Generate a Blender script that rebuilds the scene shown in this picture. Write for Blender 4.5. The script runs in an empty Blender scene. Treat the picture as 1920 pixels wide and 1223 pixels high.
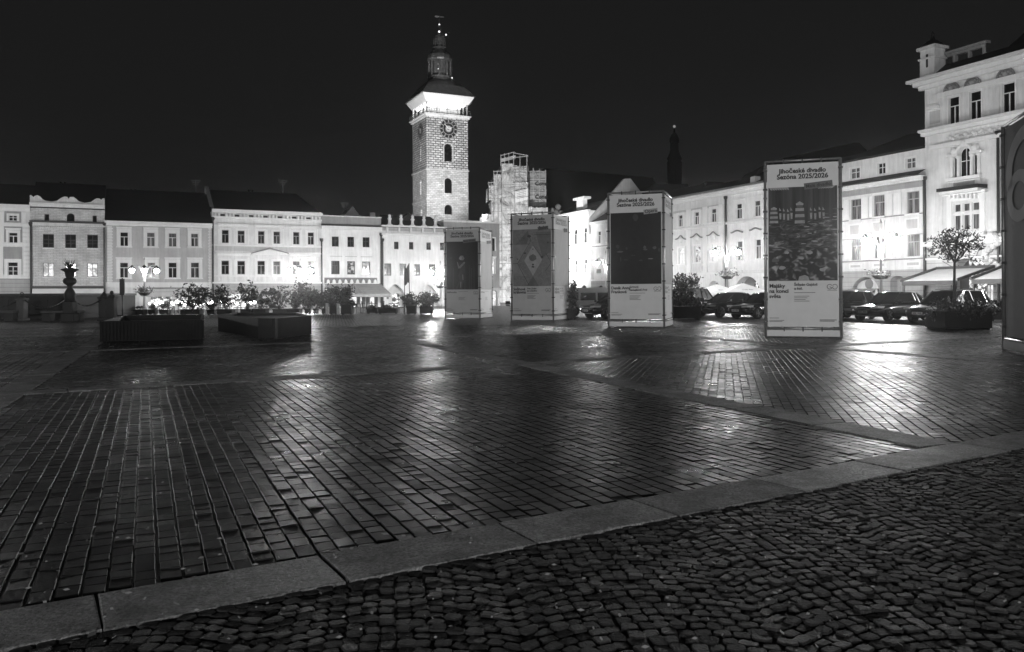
import bpy, math, random
import numpy as np
from mathutils import Vector, Matrix
random.seed(7); RNG = np.random.default_rng(11)
S = bpy.context.scene
COL = S.collection
R = math.radians
F = 1500.0; CX = 960.0; HY = 550.0; CAMZ = 1.5
cr, sr = math.cos(R(.3)), math.sin(R(.3))
CAM = Vector((0, 0, CAMZ))

def ray(px, py):
    U, V = px - CX, HY - py
    return Vector(((U*cr + V*sr)/F, 1, (-U*sr + V*cr)/F))
def gnd(px, py):
    d = ray(px, py); t = -CAMZ/d.z
    return Vector((d.x*t, t, 0))
def at(px, py, Y):
    d = ray(px, py)
    return CAM + d*Y
def gx(px, Y):                      # ground point below the pixel column at depth Y
    return Vector(((px-CX)/F*Y, Y, 0))

# ------------------------------------------------------------------ materials
def new_mat(name):
    m = bpy.data.materials.new(name); m.use_nodes = True
    nt = m.node_tree; b = nt.nodes['Principled BSDF']
    return m, nt, b
def N(nt, t, **k):
    n = nt.nodes.new(t)
    for a, v in k.items():
        if a in n.inputs: n.inputs[a].default_value = v
        else: setattr(n, a, v)
    return n
def L(nt, a, b): nt.links.new(a, b)
def g3(v): return (v, v, v, 1)
def ramp(nt, src, pts):
    r = nt.nodes.new('ShaderNodeValToRGB')
    e = r.color_ramp.elements
    while len(e) < len(pts): e.new(.5)
    for i, (p, v) in enumerate(pts): e[i].position = p; e[i].color = g3(v)
    L(nt, src, r.inputs[0]); return r
def mth(nt, op, a, b=None, clamp=False):
    n = nt.nodes.new('ShaderNodeMath'); n.operation = op; n.use_clamp = clamp
    for i, s in enumerate((a, b)):
        if s is None: continue
        if isinstance(s, (int, float)): n.inputs[i].default_value = s
        else: L(nt, s, n.inputs[i])
    return n.outputs[0]
def plain(name, v, rough=.6, noise=0.0, scale=3.0, bump=0.0, bscale=30.0, metal=0.0, spec=.5, coat=0):
    m, nt, b = new_mat(name)
    b.inputs['Roughness'].default_value = rough; b.inputs['Metallic'].default_value = metal
    b.inputs['Specular IOR Level'].default_value = spec
    b.inputs['Base Color'].default_value = g3(v)
    if coat: b.inputs['Coat Weight'].default_value = coat; b.inputs['Coat Roughness'].default_value = .06
    if noise or bump:
        tc = N(nt, 'ShaderNodeTexCoord')
    if noise:
        n1 = N(nt, 'ShaderNodeTexNoise', Scale=scale, Detail=6.0, Roughness=.6)
        L(nt, tc.outputs['Object'], n1.inputs['Vector'])
        r = ramp(nt, n1.outputs['Fac'], [(.25, v*(1-noise)), (.75, v*(1+noise))])
        L(nt, r.outputs[0], b.inputs['Base Color'])
    if bump:
        n2 = N(nt, 'ShaderNodeTexNoise', Scale=bscale, Detail=4.0)
        L(nt, tc.outputs['Object'], n2.inputs['Vector'])
        bp = N(nt, 'ShaderNodeBump', Strength=bump, Distance=.02)
        L(nt, n2.outputs['Fac'], bp.inputs['Height']); L(nt, bp.outputs[0], b.inputs['Normal'])
    return m
def emis(name, v, s):
    m, nt, b = new_mat(name)
    b.inputs['Base Color'].default_value = g3(v)
    b.inputs['Emission Color'].default_value = g3(1); b.inputs['Emission Strength'].default_value = s
    if name != 'gallery_light': m.cycles.emission_sampling = 'NONE'
    return m
def plaster(name, v, lines=0.0, streak=.16):
    m, nt, b = new_mat(name); b.inputs['Roughness'].default_value = .8
    b.inputs['Specular IOR Level'].default_value = .25
    tc = N(nt, 'ShaderNodeTexCoord')
    n1 = N(nt, 'ShaderNodeTexNoise', Scale=.55, Detail=8.0, Roughness=.65); L(nt, tc.outputs['Object'], n1.inputs['Vector'])
    mp = N(nt, 'ShaderNodeMapping'); mp.inputs['Scale'].default_value = (2.2, 2.2, .22)
    L(nt, tc.outputs['Object'], mp.inputs['Vector'])
    n2 = N(nt, 'ShaderNodeTexNoise', Scale=1.6, Detail=6.0, Roughness=.7); L(nt, mp.outputs[0], n2.inputs['Vector'])
    a = mth(nt, 'MULTIPLY', n1.outputs['Fac'], n2.outputs['Fac'])
    r = ramp(nt, a, [(.12, v*(1-streak*1.6)), (.36, v*(1+streak*.5))])
    col = r.outputs[0]
    if lines:
        sp = N(nt, 'ShaderNodeSeparateXYZ'); L(nt, tc.outputs['Object'], sp.inputs[0])
        w = mth(nt, 'FRACT', mth(nt, 'DIVIDE', sp.outputs[2], lines))
        k = mth(nt, 'LESS_THAN', w, .09)
        mx = N(nt, 'ShaderNodeMix', data_type='RGBA'); L(nt, k, mx.inputs[0]); L(nt, col, mx.inputs[6])
        mx.inputs[7].default_value = g3(v*.45); col = mx.outputs[2]
    L(nt, col, b.inputs['Base Color'])
    n3 = N(nt, 'ShaderNodeTexNoise', Scale=9.0, Detail=5.0); L(nt, tc.outputs['Object'], n3.inputs['Vector'])
    bp = N(nt, 'ShaderNodeBump', Strength=.35, Distance=.03); L(nt, n3.outputs['Fac'], bp.inputs['Height']); L(nt, bp.outputs[0], b.inputs['Normal'])
    return m
def masonry(name, c1, c2, mortar, w, h, msize, bump=.6):
    m, nt, b = new_mat(name); b.inputs['Roughness'].default_value = .85
    tc = N(nt, 'ShaderNodeTexCoord'); sp = N(nt, 'ShaderNodeSeparateXYZ'); L(nt, tc.outputs['Object'], sp.inputs[0])
    cb = N(nt, 'ShaderNodeCombineXYZ')
    L(nt, mth(nt, 'ADD', sp.outputs[0], sp.outputs[1]), cb.inputs[0]); L(nt, sp.outputs[2], cb.inputs[1])
    nz = N(nt, 'ShaderNodeTexNoise', Scale=1.3, Detail=3.0); L(nt, cb.outputs[0], nz.inputs['Vector'])
    ma = N(nt, 'ShaderNodeVectorMath', operation='MULTIPLY_ADD'); ma.inputs[1].default_value = (.14, .14, 0)
    L(nt, nz.outputs['Color'], ma.inputs[0]); L(nt, cb.outputs[0], ma.inputs[2])
    br = N(nt, 'ShaderNodeTexBrick'); L(nt, ma.outputs[0], br.inputs['Vector'])
    br.inputs['Color1'].default_value = g3(c1); br.inputs['Color2'].default_value = g3(c2); br.inputs['Mortar'].default_value = g3(mortar)
    br.inputs['Scale'].default_value = 1; br.inputs['Mortar Size'].default_value = msize; br.inputs['Mortar Smooth'].default_value = .3
    br.inputs['Brick Width'].default_value = w; br.inputs['Row Height'].default_value = h
    n1 = N(nt, 'ShaderNodeTexNoise', Scale=.8, Detail=8.0, Roughness=.7); L(nt, tc.outputs['Object'], n1.inputs['Vector'])
    rr = ramp(nt, n1.outputs['Fac'], [(.3, .62), (.7, 1.15)])
    mx = N(nt, 'ShaderNodeMix', data_type='RGBA', blend_type='MULTIPLY'); mx.inputs[0].default_value = 1
    L(nt, br.outputs['Color'], mx.inputs[6]); L(nt, rr.outputs[0], mx.inputs[7]); L(nt, mx.outputs[2], b.inputs['Base Color'])
    bp = N(nt, 'ShaderNodeBump', Strength=bump, Distance=.04); bp.invert = True
    L(nt, br.outputs['Fac'], bp.inputs['Height']); L(nt, bp.outputs[0], b.inputs['Normal'])
    return m
def sett_mat(name, lo, hi, r0, r1, bump=.25, bscale=60.0, bdist=.008, spk=1.35, spec=.5):
    m, nt, b = new_mat(name); b.inputs['Specular IOR Level'].default_value = spec
    ge = N(nt, 'ShaderNodeNewGeometry'); rnd = ge.outputs['Random Per Island']
    tc = N(nt, 'ShaderNodeTexCoord')
    n1 = N(nt, 'ShaderNodeTexNoise', Scale=bscale, Detail=4.0, Roughness=.7); L(nt, tc.outputs['Object'], n1.inputs['Vector'])
    n0 = N(nt, 'ShaderNodeTexNoise', Scale=.55, Detail=5.0, Roughness=.6); L(nt, tc.outputs['Object'], n0.inputs['Vector'])
    c = ramp(nt, rnd, [(0, lo), (1, hi)])
    c2 = ramp(nt, n1.outputs['Fac'], [(.3, .9-spk*.3), (.7, spk)])
    mx = N(nt, 'ShaderNodeMix', data_type='RGBA', blend_type='MULTIPLY'); mx.inputs[0].default_value = 1
    L(nt, c.outputs[0], mx.inputs[6]); L(nt, c2.outputs[0], mx.inputs[7])
    n5 = N(nt, 'ShaderNodeTexNoise', Scale=2.6, Detail=7.0, Roughness=.7); L(nt, tc.outputs['Object'], n5.inputs['Vector'])
    c5 = ramp(nt, n5.outputs['Fac'], [(.36, .45), (.62, 1.25)]); mx5 = N(nt, 'ShaderNodeMix', data_type='RGBA', blend_type='MULTIPLY'); mx5.inputs[0].default_value = 1
    L(nt, mx.outputs[2], mx5.inputs[6]); L(nt, c5.outputs[0], mx5.inputs[7]); L(nt, mx5.outputs[2], b.inputs['Base Color'])
    rr = mth(nt, 'FRACT', mth(nt, 'MULTIPLY', rnd, 17.31))
    ro = mth(nt, 'ADD', mth(nt, 'MULTIPLY', rr, r1-r0), r0)
    wet = ramp(nt, n0.outputs['Fac'], [(.38, 0), (.62, .1)])
    ro2 = mth(nt, 'ADD', ro, wet.outputs[0], True)
    L(nt, ro2, b.inputs['Roughness'])
    bp = N(nt, 'ShaderNodeBump', Strength=bump, Distance=bdist); L(nt, n1.outputs['Fac'], bp.inputs['Height']); L(nt, bp.outputs[0], b.inputs['Normal'])
    return m
def glass_lit(name, s, scale=2.5, lo=.05, thr=(.42, .6)):
    m, nt, b = new_mat(name); b.inputs['Base Color'].default_value = g3(.03); b.inputs['Roughness'].default_value = .1
    tc = N(nt, 'ShaderNodeTexCoord')
    n1 = N(nt, 'ShaderNodeTexNoise', Scale=scale, Detail=3.0, Roughness=.55); L(nt, tc.outputs['Object'], n1.inputs['Vector'])
    r = ramp(nt, n1.outputs['Fac'], [(thr[0], lo), (thr[1], 1)])
    b.inputs['Emission Strength'].default_value = s
    L(nt, r.outputs[0], b.inputs['Emission Color']); m.cycles.emission_sampling = 'NONE'
    return m
def leafy(name, lo, hi):
    m, nt, b = new_mat(name); b.inputs['Roughness'].default_value = .45
    ge = N(nt, 'ShaderNodeNewGeometry')
    r = ramp(nt, ge.outputs['Random Per Island'], [(0, lo), (1, hi)]); L(nt, r.outputs[0], b.inputs['Base Color'])
    return m
def curtain(name, v):
    m, nt, b = new_mat(name); b.inputs['Roughness'].default_value = .12; b.inputs['Specular IOR Level'].default_value = .7
    tc = N(nt, 'ShaderNodeTexCoord')
    mp = N(nt, 'ShaderNodeMapping'); mp.inputs['Scale'].default_value = (9, 9, .5); L(nt, tc.outputs['Object'], mp.inputs['Vector'])
    n1 = N(nt, 'ShaderNodeTexNoise', Scale=1.0, Detail=4.0); L(nt, mp.outputs[0], n1.inputs['Vector'])
    r = ramp(nt, n1.outputs['Fac'], [(.35, .012), (.7, v)]); L(nt, r.outputs[0], b.inputs['Base Color'])
    return m

M = {}
M['white'] = plaster('white_plaster', .82); M['pale'] = plaster('pale_plaster', .73); M['mid'] = plaster('mid_plaster', .5)
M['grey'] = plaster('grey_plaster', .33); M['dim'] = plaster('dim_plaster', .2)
M['rust'] = plaster('rusticated_plaster', .4, lines=.38); M['rustw'] = plaster('rusticated_white', .62, lines=.45)
M['trim'] = plaster('white_trim', .8, streak=.08)
M['brickw'] = masonry('whitewashed_brick', .72, .6, .42, .5, .16, .02, .4)
M['tower_up'] = masonry('tower_stone_upper', .72, .4, .05, 1.0, .46, .075, 1.0)
M['tower_lo'] = masonry('tower_stone_lower', .72, .46, .22, .8, .36, .035, .8)
M['roof'] = plain('dark_roof_tiles', .008, .7, .4, 3, .5, 8)
M['roof2'] = plain('roof_slate', .015, .6, .4, 2, .5, 6)
M['copper'] = plain('dark_copper', .13, .5, .5, 1.5, .3, 5, metal=.4)
M['black'] = plain('black_paint', .015, .45)
M['iron'] = plain('cast_iron', .03, .4, .3, 6, metal=.3)
M['frame'] = plain('white_window_frame', .72, .5); M['frameg'] = plain('grey_window_frame', .3, .5); M['framed'] = plain('dark_window_frame', .04, .5)
M['pane'] = plain('dark_glass', .01, .02, .3, 1.5, spec=.35)
M['curt'] = curtain('curtained_glass', .25); M['curtd'] = curtain('curtained_dark_glass', .1)
M['lit'] = glass_lit('lit_glass', .9, 3.5, .12, (.38, .6)); M['litb'] = glass_lit('bright_glass', 1.3, 2.2, .35, (.3, .6))
M['shop'] = glass_lit('shop_glass', 1.5, 4.0, .02, (.45, .62)); M['shopd'] = glass_lit('dim_shop_glass', .7, 2.5, .01, (.5, .7))
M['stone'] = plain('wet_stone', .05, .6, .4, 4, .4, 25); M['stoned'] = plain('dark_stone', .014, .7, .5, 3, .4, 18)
M['steel'] = plain('dark_steel', .011, .5, .4, 2, .2, 12, spec=.03)
M['pole'] = plain('pale_lamp_paint', .3, .4)
M['globe'] = emis('lamp_globe', .8, 60.0)
M['bulb'] = emis('small_bulb', .8, 14.0); M['gal'] = emis('gallery_light', .8, 14.0)
M['wood'] = plain('planter_wood', .01, .7, .4, 8, spec=.1); M['woodl'] = plain('pale_planter_board', .4, .6, .2, 8)
M['leaf'] = leafy('dark_leaves', .012, .06); M['leafm'] = leafy('mid_leaves', .03, .13); M['bark'] = plain('bark', .03, .8, .4, 12, .6, 30)
M['cloth'] = plain('banner_cloth', .62, .75, .06, 2.5, .12, 3.0); M['clothd'] = plain('banner_cloth_dull', .42, .75, .08, 2.5, .12, 3.0)
M['clothb'] = plain('banner_cloth_shaded', .07, .7, .15, 2.0, .12, 3.0); M['clothlit'] = plain('banner_cloth_lit_side', .8, .75, .06, 2, .12, 3)  # first cloth has shade painted in, second has lamp light painted in
M['alu'] = plain('aluminium_tube', .35, .35, .2, 10, metal=.6); M['ink'] = plain('black_ink', .012, .6)
M['awn'] = plain('white_awning', .72, .7, .1, 1.5); M['awng'] = plaster('striped_awning', .34, lines=.18)
M['flag'] = plain('dark_flag', .05, .8)
M['car'] = plain('black_car_paint', .008, .25, coat=1.0); M['carg'] = plain('grey_car_paint', .09, .3, metal=.5, coat=1.0)
M['carw'] = plain('pale_van_paint', .5, .35, coat=.6); M['cglass'] = plain('car_glass', .01, .04, spec=.8)
M['rubber'] = plain('tyre_rubber', .01, .8); M['rim'] = plain('alloy_rim', .3, .3, metal=.8)
M['hl'] = plain('headlight_glass', .6, .08, spec=1.0); M['plate'] = plain('number_plate', .6, .4); M['chrome'] = plain('chrome_trim', .6, .15, metal=1)
M['wrap'] = None

# ------------------------------------------------------------------ mesh building
class MB:
    def __init__(s): s.v = []; s.f = []; s.mi = []; s.m = 0; s.T = None
    def add(s, vs, fs):
        o = len(s.v)
        if s.T is not None: vs = [s.T @ Vector(v) for v in vs]
        s.v += [tuple(v) for v in vs]
        for f in fs: s.f.append(tuple(i+o for i in f)); s.mi.append(s.m)
        return s
    def poly(s, pts): return s.add(pts, [tuple(range(len(pts)))])
    def box(s, x0, x1, y0, y1, z0, z1):
        if x0 > x1: x0, x1 = x1, x0
        if y0 > y1: y0, y1 = y1, y0
        if z0 > z1: z0, z1 = z1, z0
        v = [(x, y, z) for z in (z0, z1) for y in (y0, y1) for x in (x0, x1)]
        return s.add(v, [(0, 2, 3, 1), (4, 5, 7, 6), (0, 1, 5, 4), (2, 6, 7, 3), (0, 4, 6, 2), (1, 3, 7, 5)])
    def prism(s, pts, y0, y1):          # pts in (x,z), extruded along y
        n = len(pts)
        v = [(x, y0, z) for x, z in pts] + [(x, y1, z) for x, z in pts]
        return s.add(v, [tuple(range(n)), tuple(range(2*n-1, n-1, -1))] + [(i, i+n, (i+1) % n+n, (i+1) % n) for i in range(n)])
    def rings(s, rings, cap=True):
        n = len(rings[0]); v = [p for r in rings for p in r]; f = []
        for k in range(len(rings)-1):
            for i in range(n):
                a = k*n+i; b = k*n+(i+1) % n; f.append((a, b, b+n, a+n))
        if cap: f.append(tuple(range(n-1, -1, -1))); f.append(tuple((len(rings)-1)*n+i for i in range(n)))
        return s.add(v, f)
    def lathe(s, prof, n=16, c=(0, 0, 0), rot=0.0, sq=False):
        rs = []
        for r, z in prof:
            rs.append([(c[0]+max(r, .001)*math.cos(2*math.pi*i/n+rot), c[1]+max(r, .001)*math.sin(2*math.pi*i/n+rot), c[2]+z) for i in range(n)])
        return s.rings(rs)
    def tube(s, pts, r, n=6):
        pts = [Vector(p) for p in pts]
        rr = r if isinstance(r, (list, tuple)) else [r]*len(pts)
        rs = []
        for i, p in enumerate(pts):
            d = (pts[min(i+1, len(pts)-1)]-pts[max(i-1, 0)])
            if d.length < 1e-9: d = Vector((0, 0, 1))
            d.normalize()
            a = d.orthogonal() if i == 0 else a - d*a.dot(d)
            if a.length < 1e-6: a = d.orthogonal()
            a.normalize(); b = d.cross(a)
            rs.append([p + (a*math.cos(2*math.pi*k/n)+b*math.sin(2*math.pi*k/n))*rr[i] for k in range(n)])
        return s.rings(rs)
    def ball(s, c, r, n=10, m=7, sz=1.0):
        return s.lathe([(r*math.sin(math.pi*i/m), -r*sz*math.cos(math.pi*i/m)) for i in range(m+1)], n, c)
    def build(s, name, mats, parent=None, smooth=False, sub=0, bevel=0):
        me = bpy.data.meshes.new(name); me.from_pydata(s.v, [], s.f)
        if not isinstance(mats, (list, tuple)): mats = [mats]
        for m in mats: me.materials.append(m)
        if len(mats) > 1: me.polygons.foreach_set('material_index', s.mi)
        if smooth: me.polygons.foreach_set('use_smooth', [True]*len(me.polygons))
        me.update()
        o = bpy.data.objects.new(name, me); COL.objects.link(o)
        if parent: o.parent = parent
        if bevel:
            b = o.modifiers.new('b', 'BEVEL'); b.width = bevel; b.segments = 2; b.limit_method = 'ANGLE'
        if sub:
            b = o.modifiers.new('s', 'SUBSURF'); b.levels = sub; b.render_levels = sub
        return o
def tag(o, label=None, cat=None, group=None, kind=None):
    if label: o['label'] = label
    if cat: o['category'] = cat
    if group: o['group'] = group
    if kind: o['kind'] = kind
    return o
def empty(name, loc=(0, 0, 0), rz=0.0, **k):
    o = bpy.data.objects.new(name, None); COL.objects.link(o); o.location = loc; o.rotation_euler = (0, 0, rz)
    o.empty_display_size = .2
    return tag(o, **k)
def copy_tree(o, parent=None):
    c = o.copy(); COL.objects.link(c); c.parent = parent
    for ch in [x for x in COL.objects if x.parent == o]: copy_tree(ch, c)
    return c

_tc = {}
def text_geo(txt, size, bold=.0, align='LEFT'):
    key = (txt, size, bold, align)
    if key in _tc: return _tc[key]
    cu = bpy.data.curves.new('t', 'FONT'); cu.body = txt; cu.size = size; cu.offset = bold*size; cu.align_x = align
    cu.resolution_u = 3; cu.space_line = .95
    ob = bpy.data.objects.new('t', cu); COL.objects.link(ob)
    bpy.context.view_layer.update()
    dg = bpy.context.evaluated_depsgraph_get()
    me = bpy.data.meshes.new_from_object(ob.evaluated_get(dg))
    v = [tuple(x.co) for x in me.vertices]; f = [tuple(p.vertices) for p in me.polygons]
    bpy.data.objects.remove(ob); bpy.data.curves.remove(cu); bpy.data.meshes.remove(me)
    _tc[key] = (v, f); return v, f
def add_text(mb, txt, x, z, y, size, bold=.02, align='LEFT', rot=0.0, width=None):
    v, f = text_geo(txt, size, bold, align)
    if not v: return
    k = 1.0
    if width:
        w = max(a[0] for a in v)-min(a[0] for a in v); k = width/w
    c, s_ = math.cos(rot), math.sin(rot)
    mb.add([(x+(a[0]*c-a[1]*s_)*k, y, z+(a[0]*s_+a[1]*c)*k) for a in v], f)

# ------------------------------------------------------------------ facades
def arch_curve(a, b, c, d, kind, n=10):
    w = (b-a)/2; m = (a+b)/2
    if kind == 'round': rise = min(w, d-c)
    elif kind == 'segment': rise = min(w*.5, (d-c)*.6)
    else: rise = min(w*1.05, d-c)
    sp = d-rise; pts = []
    for i in range(2*n+1):
        if kind in ('round', 'segment'):
            t = math.pi*(1-i/(2*n)); pts.append((m+w*math.cos(t), sp+rise*math.sin(t)))
        else:
            t = i/n-1; pts.append((m+w*t, sp+rise*(1-abs(t)**1.8)))
    return sp, pts
def wall_grid(mb, x0, x1, z0, z1, ops, depth=.22, tf=lambda x, y, z: (x, y, z)):
    ops = [o for o in ops if o[1] > x0 and o[0] < x1]
    xs = sorted(set([x0, x1] + [min(max(v, x0), x1) for o in ops for v in o[:2]]))
    zs = sorted(set([z0, z1] + [min(max(v, z0), z1) for o in ops for v in o[2:4]]))
    for i in range(len(xs)-1):
        j = 0
        while j < len(zs)-1:
            cx = (xs[i]+xs[i+1])/2
            def ins(k):
                cz = (zs[k]+zs[k+1])/2
                return any(o[0] < cx < o[1] and o[2] < cz < o[3] for o in ops)
            if ins(j): j += 1; continue
            k = j
            while k+1 < len(zs)-1 and not ins(k+1): k += 1
            mb.poly([tf(xs[i], 0, zs[j]), tf(xs[i+1], 0, zs[j]), tf(xs[i+1], 0, zs[k+1]), tf(xs[i], 0, zs[k+1])])
            j = k+1
    for o in ops:
        a, b, c, d = o[:4]; kind = o[4] if len(o) > 4 else None; dp = o[5] if len(o) > 5 else depth
        top = d
        if kind:
            sp, cv = arch_curve(a, b, c, d, kind); h = len(cv)//2
            mb.poly([tf(x, 0, z) for x, z in cv[:h+1]] + [tf(a, 0, d)])
            mb.poly([tf(x, 0, z) for x, z in cv[h:]] + [tf(b, 0, d)])
            for (xa, za), (xb, zb) in zip(cv, cv[1:]):
                mb.poly([tf(xa, 0, za), tf(xb, 0, zb), tf(xb, dp, zb), tf(xa, dp, za)])
            top = sp
        else:
            mb.poly([tf(a, 0, d), tf(b, 0, d), tf(b, dp, d), tf(a, dp, d)])
        mb.poly([tf(a, 0, c), tf(a, dp, c), tf(a, dp, top), tf(a, 0, top)])
        mb.poly([tf(b, 0, c), tf(b, dp, c), tf(b, dp, top), tf(b, 0, top)])
        mb.poly([tf(a, 0, c), tf(b, 0, c), tf(b, dp, c), tf(a, dp, c)])

SPLIT = {'quoins', 'wall_panel', 'wall_stripe', 'decor_panel', 'panel_field', 'pilaster', 'window_hood', 'shop_sign', 'shop_pillar', 'attic_vent', 'window_apron', 'porch_door'}
class House:
    def __init__(s, P0, phi, pxl, pxr, label, name='town_house', cat='house', group=None):
        s.phi = phi; s.u = Vector((math.cos(phi), math.sin(phi), 0)); s.n = Vector((-math.sin(phi), math.cos(phi), 0))
        s.P0 = Vector(P0); s.org = s.P0.copy(); s.org = s.org + s.u*s.l(pxl, HY)[0]
        s.x1 = s.l(pxr, HY)[0]; s.root = empty(name, s.org, phi, label=label, cat=cat, group=group)
        s.ops = []; s.parts = {}
    def l(s, px, py, y=0.0):
        d = ray(px, py); t = ((s.org+s.n*y-CAM).dot(s.n))/d.dot(s.n)
        p = CAM+d*t-s.org
        return p.dot(s.u), p.z
    def rect(s, px0, py0, px1, py1, y=0.0):
        xm, ym = (px0+px1)/2, (py0+py1)/2
        return s.l(px0, ym, y)[0], s.l(px1, ym, y)[0], s.l(xm, py1, y)[1], s.l(xm, py0, y)[1]
    def mb(s, part, mat):
        if part not in s.parts: s.parts[part] = (MB(), mat)
        return s.parts[part][0]
    def bx(s, part, mat, r, out, back=.0):
        a, b, c, d = s.rect(*r); y1 = back-.01 if back <= 0 else back
        if part in SPLIT: MB().box(a, b, -out, y1, c, d).build(part, M[mat], s.root)
        else: s.mb(part, mat).box(a, b, -out, y1, c, d)
    def band(s, part, mat, px, py0, py1, out, x0=None, x1=None):
        z1 = s.l(px, py0)[1]; z0 = s.l(px, py1)[1]
        MB().box(-.02 if x0 is None else x0, (s.x1+.02) if x1 is None else x1, -out, -.002, z0, z1).build(part, M[mat], s.root)
    def panel(s, mat, r, out=.02):
        a, b, c, d = s.rect(*r); m = MB(); ops = [o[:4] for o in s.ops if a < o[0] and o[1] < b and c < o[3] and o[2] < d]
        wall_grid(m, a, b, c, d, ops, out, tf=lambda x, y, z: (x, y-out, z)); m.build('wall_panel', M[mat], s.root)
    def win(s, r, frame='frame', pane='pane', arch=None, surr=0.0, sill=.0, hood=0.0, bars='T', smat='trim', rel=None):
        a, b, c, d = s.rect(*r) if rel is None else rel
        s.ops.append((a, b, c, d, arch))
        m = MB(); w = .055 if (b-a) < 1.4 else .07; y0, y1 = .10, .16
        if arch:
            sp, cv = arch_curve(a, b, c, d, arch)
            mx, mz = (a+b)/2, (c+d)/2
            inner = [(mx+(x-mx)*(1-2*w/(b-a)), c+w+(z-c)*(1-2*w/(d-c))) for x, z in cv]
            o2 = [(a, c)]+cv+[(b, c)]; i2 = [(inner[0][0], c+w)]+inner+[(inner[-1][0], c+w)]
            for k in range(len(o2)-1):
                m.poly([(o2[k][0], y0, o2[k][1]), (o2[k+1][0], y0, o2[k+1][1]), (i2[k+1][0], y0, i2[k+1][1]), (i2[k][0], y0, i2[k][1])])
            m.box(a, b, y0, y1, c, c+w)
            top = sp
        else:
            m.box(a, a+w, y0, y1, c, d); m.box(b-w, b, y0, y1, c, d)
            m.box(a+w, b-w, y0, y1, c, c+w); m.box(a+w, b-w, y0, y1, d-w, d); top = d
        cx = (a+b)/2; zt = c+(d-c)*.66
        if 'T' in bars:
            m.box(a+w, b-w, y0-.02, y1, zt-w*.6, zt+w*.6); m.box(cx-w*.6, cx+w*.6, y0-.01, y1, c+w, zt-w*.6)
        if 'C' in bars:
            zt = (c+d)/2+.08*(d-c); m.box(a+w, b-w, y0-.01, y1, zt-w*.45, zt+w*.45); m.box(cx-w*.45, cx+w*.45, y0-.005, y1, c+w, d-w)
        if 'h' in bars:
            zt2 = c+(d-c)*.33; m.box(a+w, b-w, y0, y1, zt2-.02, zt2+.02)
        o = m.build('window', M[frame], s.root)
        p = MB()
        if arch: p.poly([(x, .15, z) for x, z in [(a, c)]+cv+[(b, c)]])
        else: p.poly([(a, .15, c), (b, .15, c), (b, .15, d), (a, .15, d)])
        p.build('pane', M[pane], o)
        if surr:
            t = MB(); e = .001
            if arch:
                oc = [(cx+(x-cx)*(1+2*surr/(b-a)), z+surr*max(0, (z-sp))/max(.01, d-sp)) for x, z in cv]
                for k in range(len(cv)-1):
                    P = [(cv[k][0], cv[k][1]), (cv[k+1][0], cv[k+1][1]), (oc[k+1][0], oc[k+1][1]), (oc[k][0], oc[k][1])]
                    t.prism(P, -.06, -e)
                t.box(a-surr, a, -.06, -e, c, sp); t.box(b, b+surr, -.06, -e, c, sp)
            else:
                t.box(a-surr, a, -.06, -e, c, d+surr); t.box(b, b+surr, -.06, -e, c, d+surr); t.box(a, b, -.06, -e, d, d+surr)
            t.build('surround', M[smat], o)
        if sill:
            MB().box(a-sill, b+sill, -.16, -.002, c-.12, c-.003).build('sill', M[smat], o)
        if hood:
            z = d+surr+.02; t = MB(); t.box(a-surr-hood, b+surr+hood, -.2, -.003, z+.06, z+.18); t.box(a-surr, b+surr, -.1, -.003, z, z+.06); t.build('hood', M[smat], o)
        return o
    def open(s, r, arch, depth=.6, rel=None):
        a, b, c, d = s.rect(*r) if rel is None else rel
        s.ops.append((a, b, c, d, arch, depth)); return a, b, c, d
    def wall(s, zt, mat, zsplit=None, mat2=None, depth=9.0, x0=0.0):
        z0 = -.3
        if zsplit is None:
            w = MB(); wall_grid(w, x0, s.x1, z0, zt, s.ops)
            w.poly([(x0, 0, z0), (x0, depth, z0), (x0, depth, zt), (x0, 0, zt)]); w.poly([(s.x1, 0, z0), (s.x1, depth, z0), (s.x1, depth, zt), (s.x1, 0, zt)])
            w.poly([(x0, depth, z0), (s.x1, depth, z0), (s.x1, depth, zt), (x0, depth, zt)])
            w.build('wall', M[mat], s.root)
        else:
            w = MB(); lo = [o for o in s.ops if o[2] < zsplit-.01 and o[3] <= zsplit+.01]; hi = [o for o in s.ops if o[2] >= zsplit-.01]
            wall_grid(w, x0, s.x1, z0, zsplit, lo); w.build('ground_floor_wall', M[mat2], s.root)
            w = MB(); wall_grid(w, x0, s.x1, zsplit, zt, hi)
            for xx in (x0, s.x1): w.poly([(xx, 0, z0), (xx, depth, z0), (xx, depth, zt), (xx, 0, zt)])
            w.poly([(x0, depth, z0), (s.x1, depth, z0), (s.x1, depth, zt), (x0, depth, zt)])
            w.build('wall', M[mat], s.root)
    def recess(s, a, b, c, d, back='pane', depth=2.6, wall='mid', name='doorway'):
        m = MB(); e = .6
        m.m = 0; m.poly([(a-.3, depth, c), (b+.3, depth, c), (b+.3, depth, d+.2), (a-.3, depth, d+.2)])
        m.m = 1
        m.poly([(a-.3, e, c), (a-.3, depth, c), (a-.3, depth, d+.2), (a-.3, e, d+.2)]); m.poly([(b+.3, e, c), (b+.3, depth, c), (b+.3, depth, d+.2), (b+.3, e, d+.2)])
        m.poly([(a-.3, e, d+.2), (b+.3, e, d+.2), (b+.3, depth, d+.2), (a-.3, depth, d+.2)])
        return m.build(name, [M[back], M[wall]], s.root)
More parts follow.
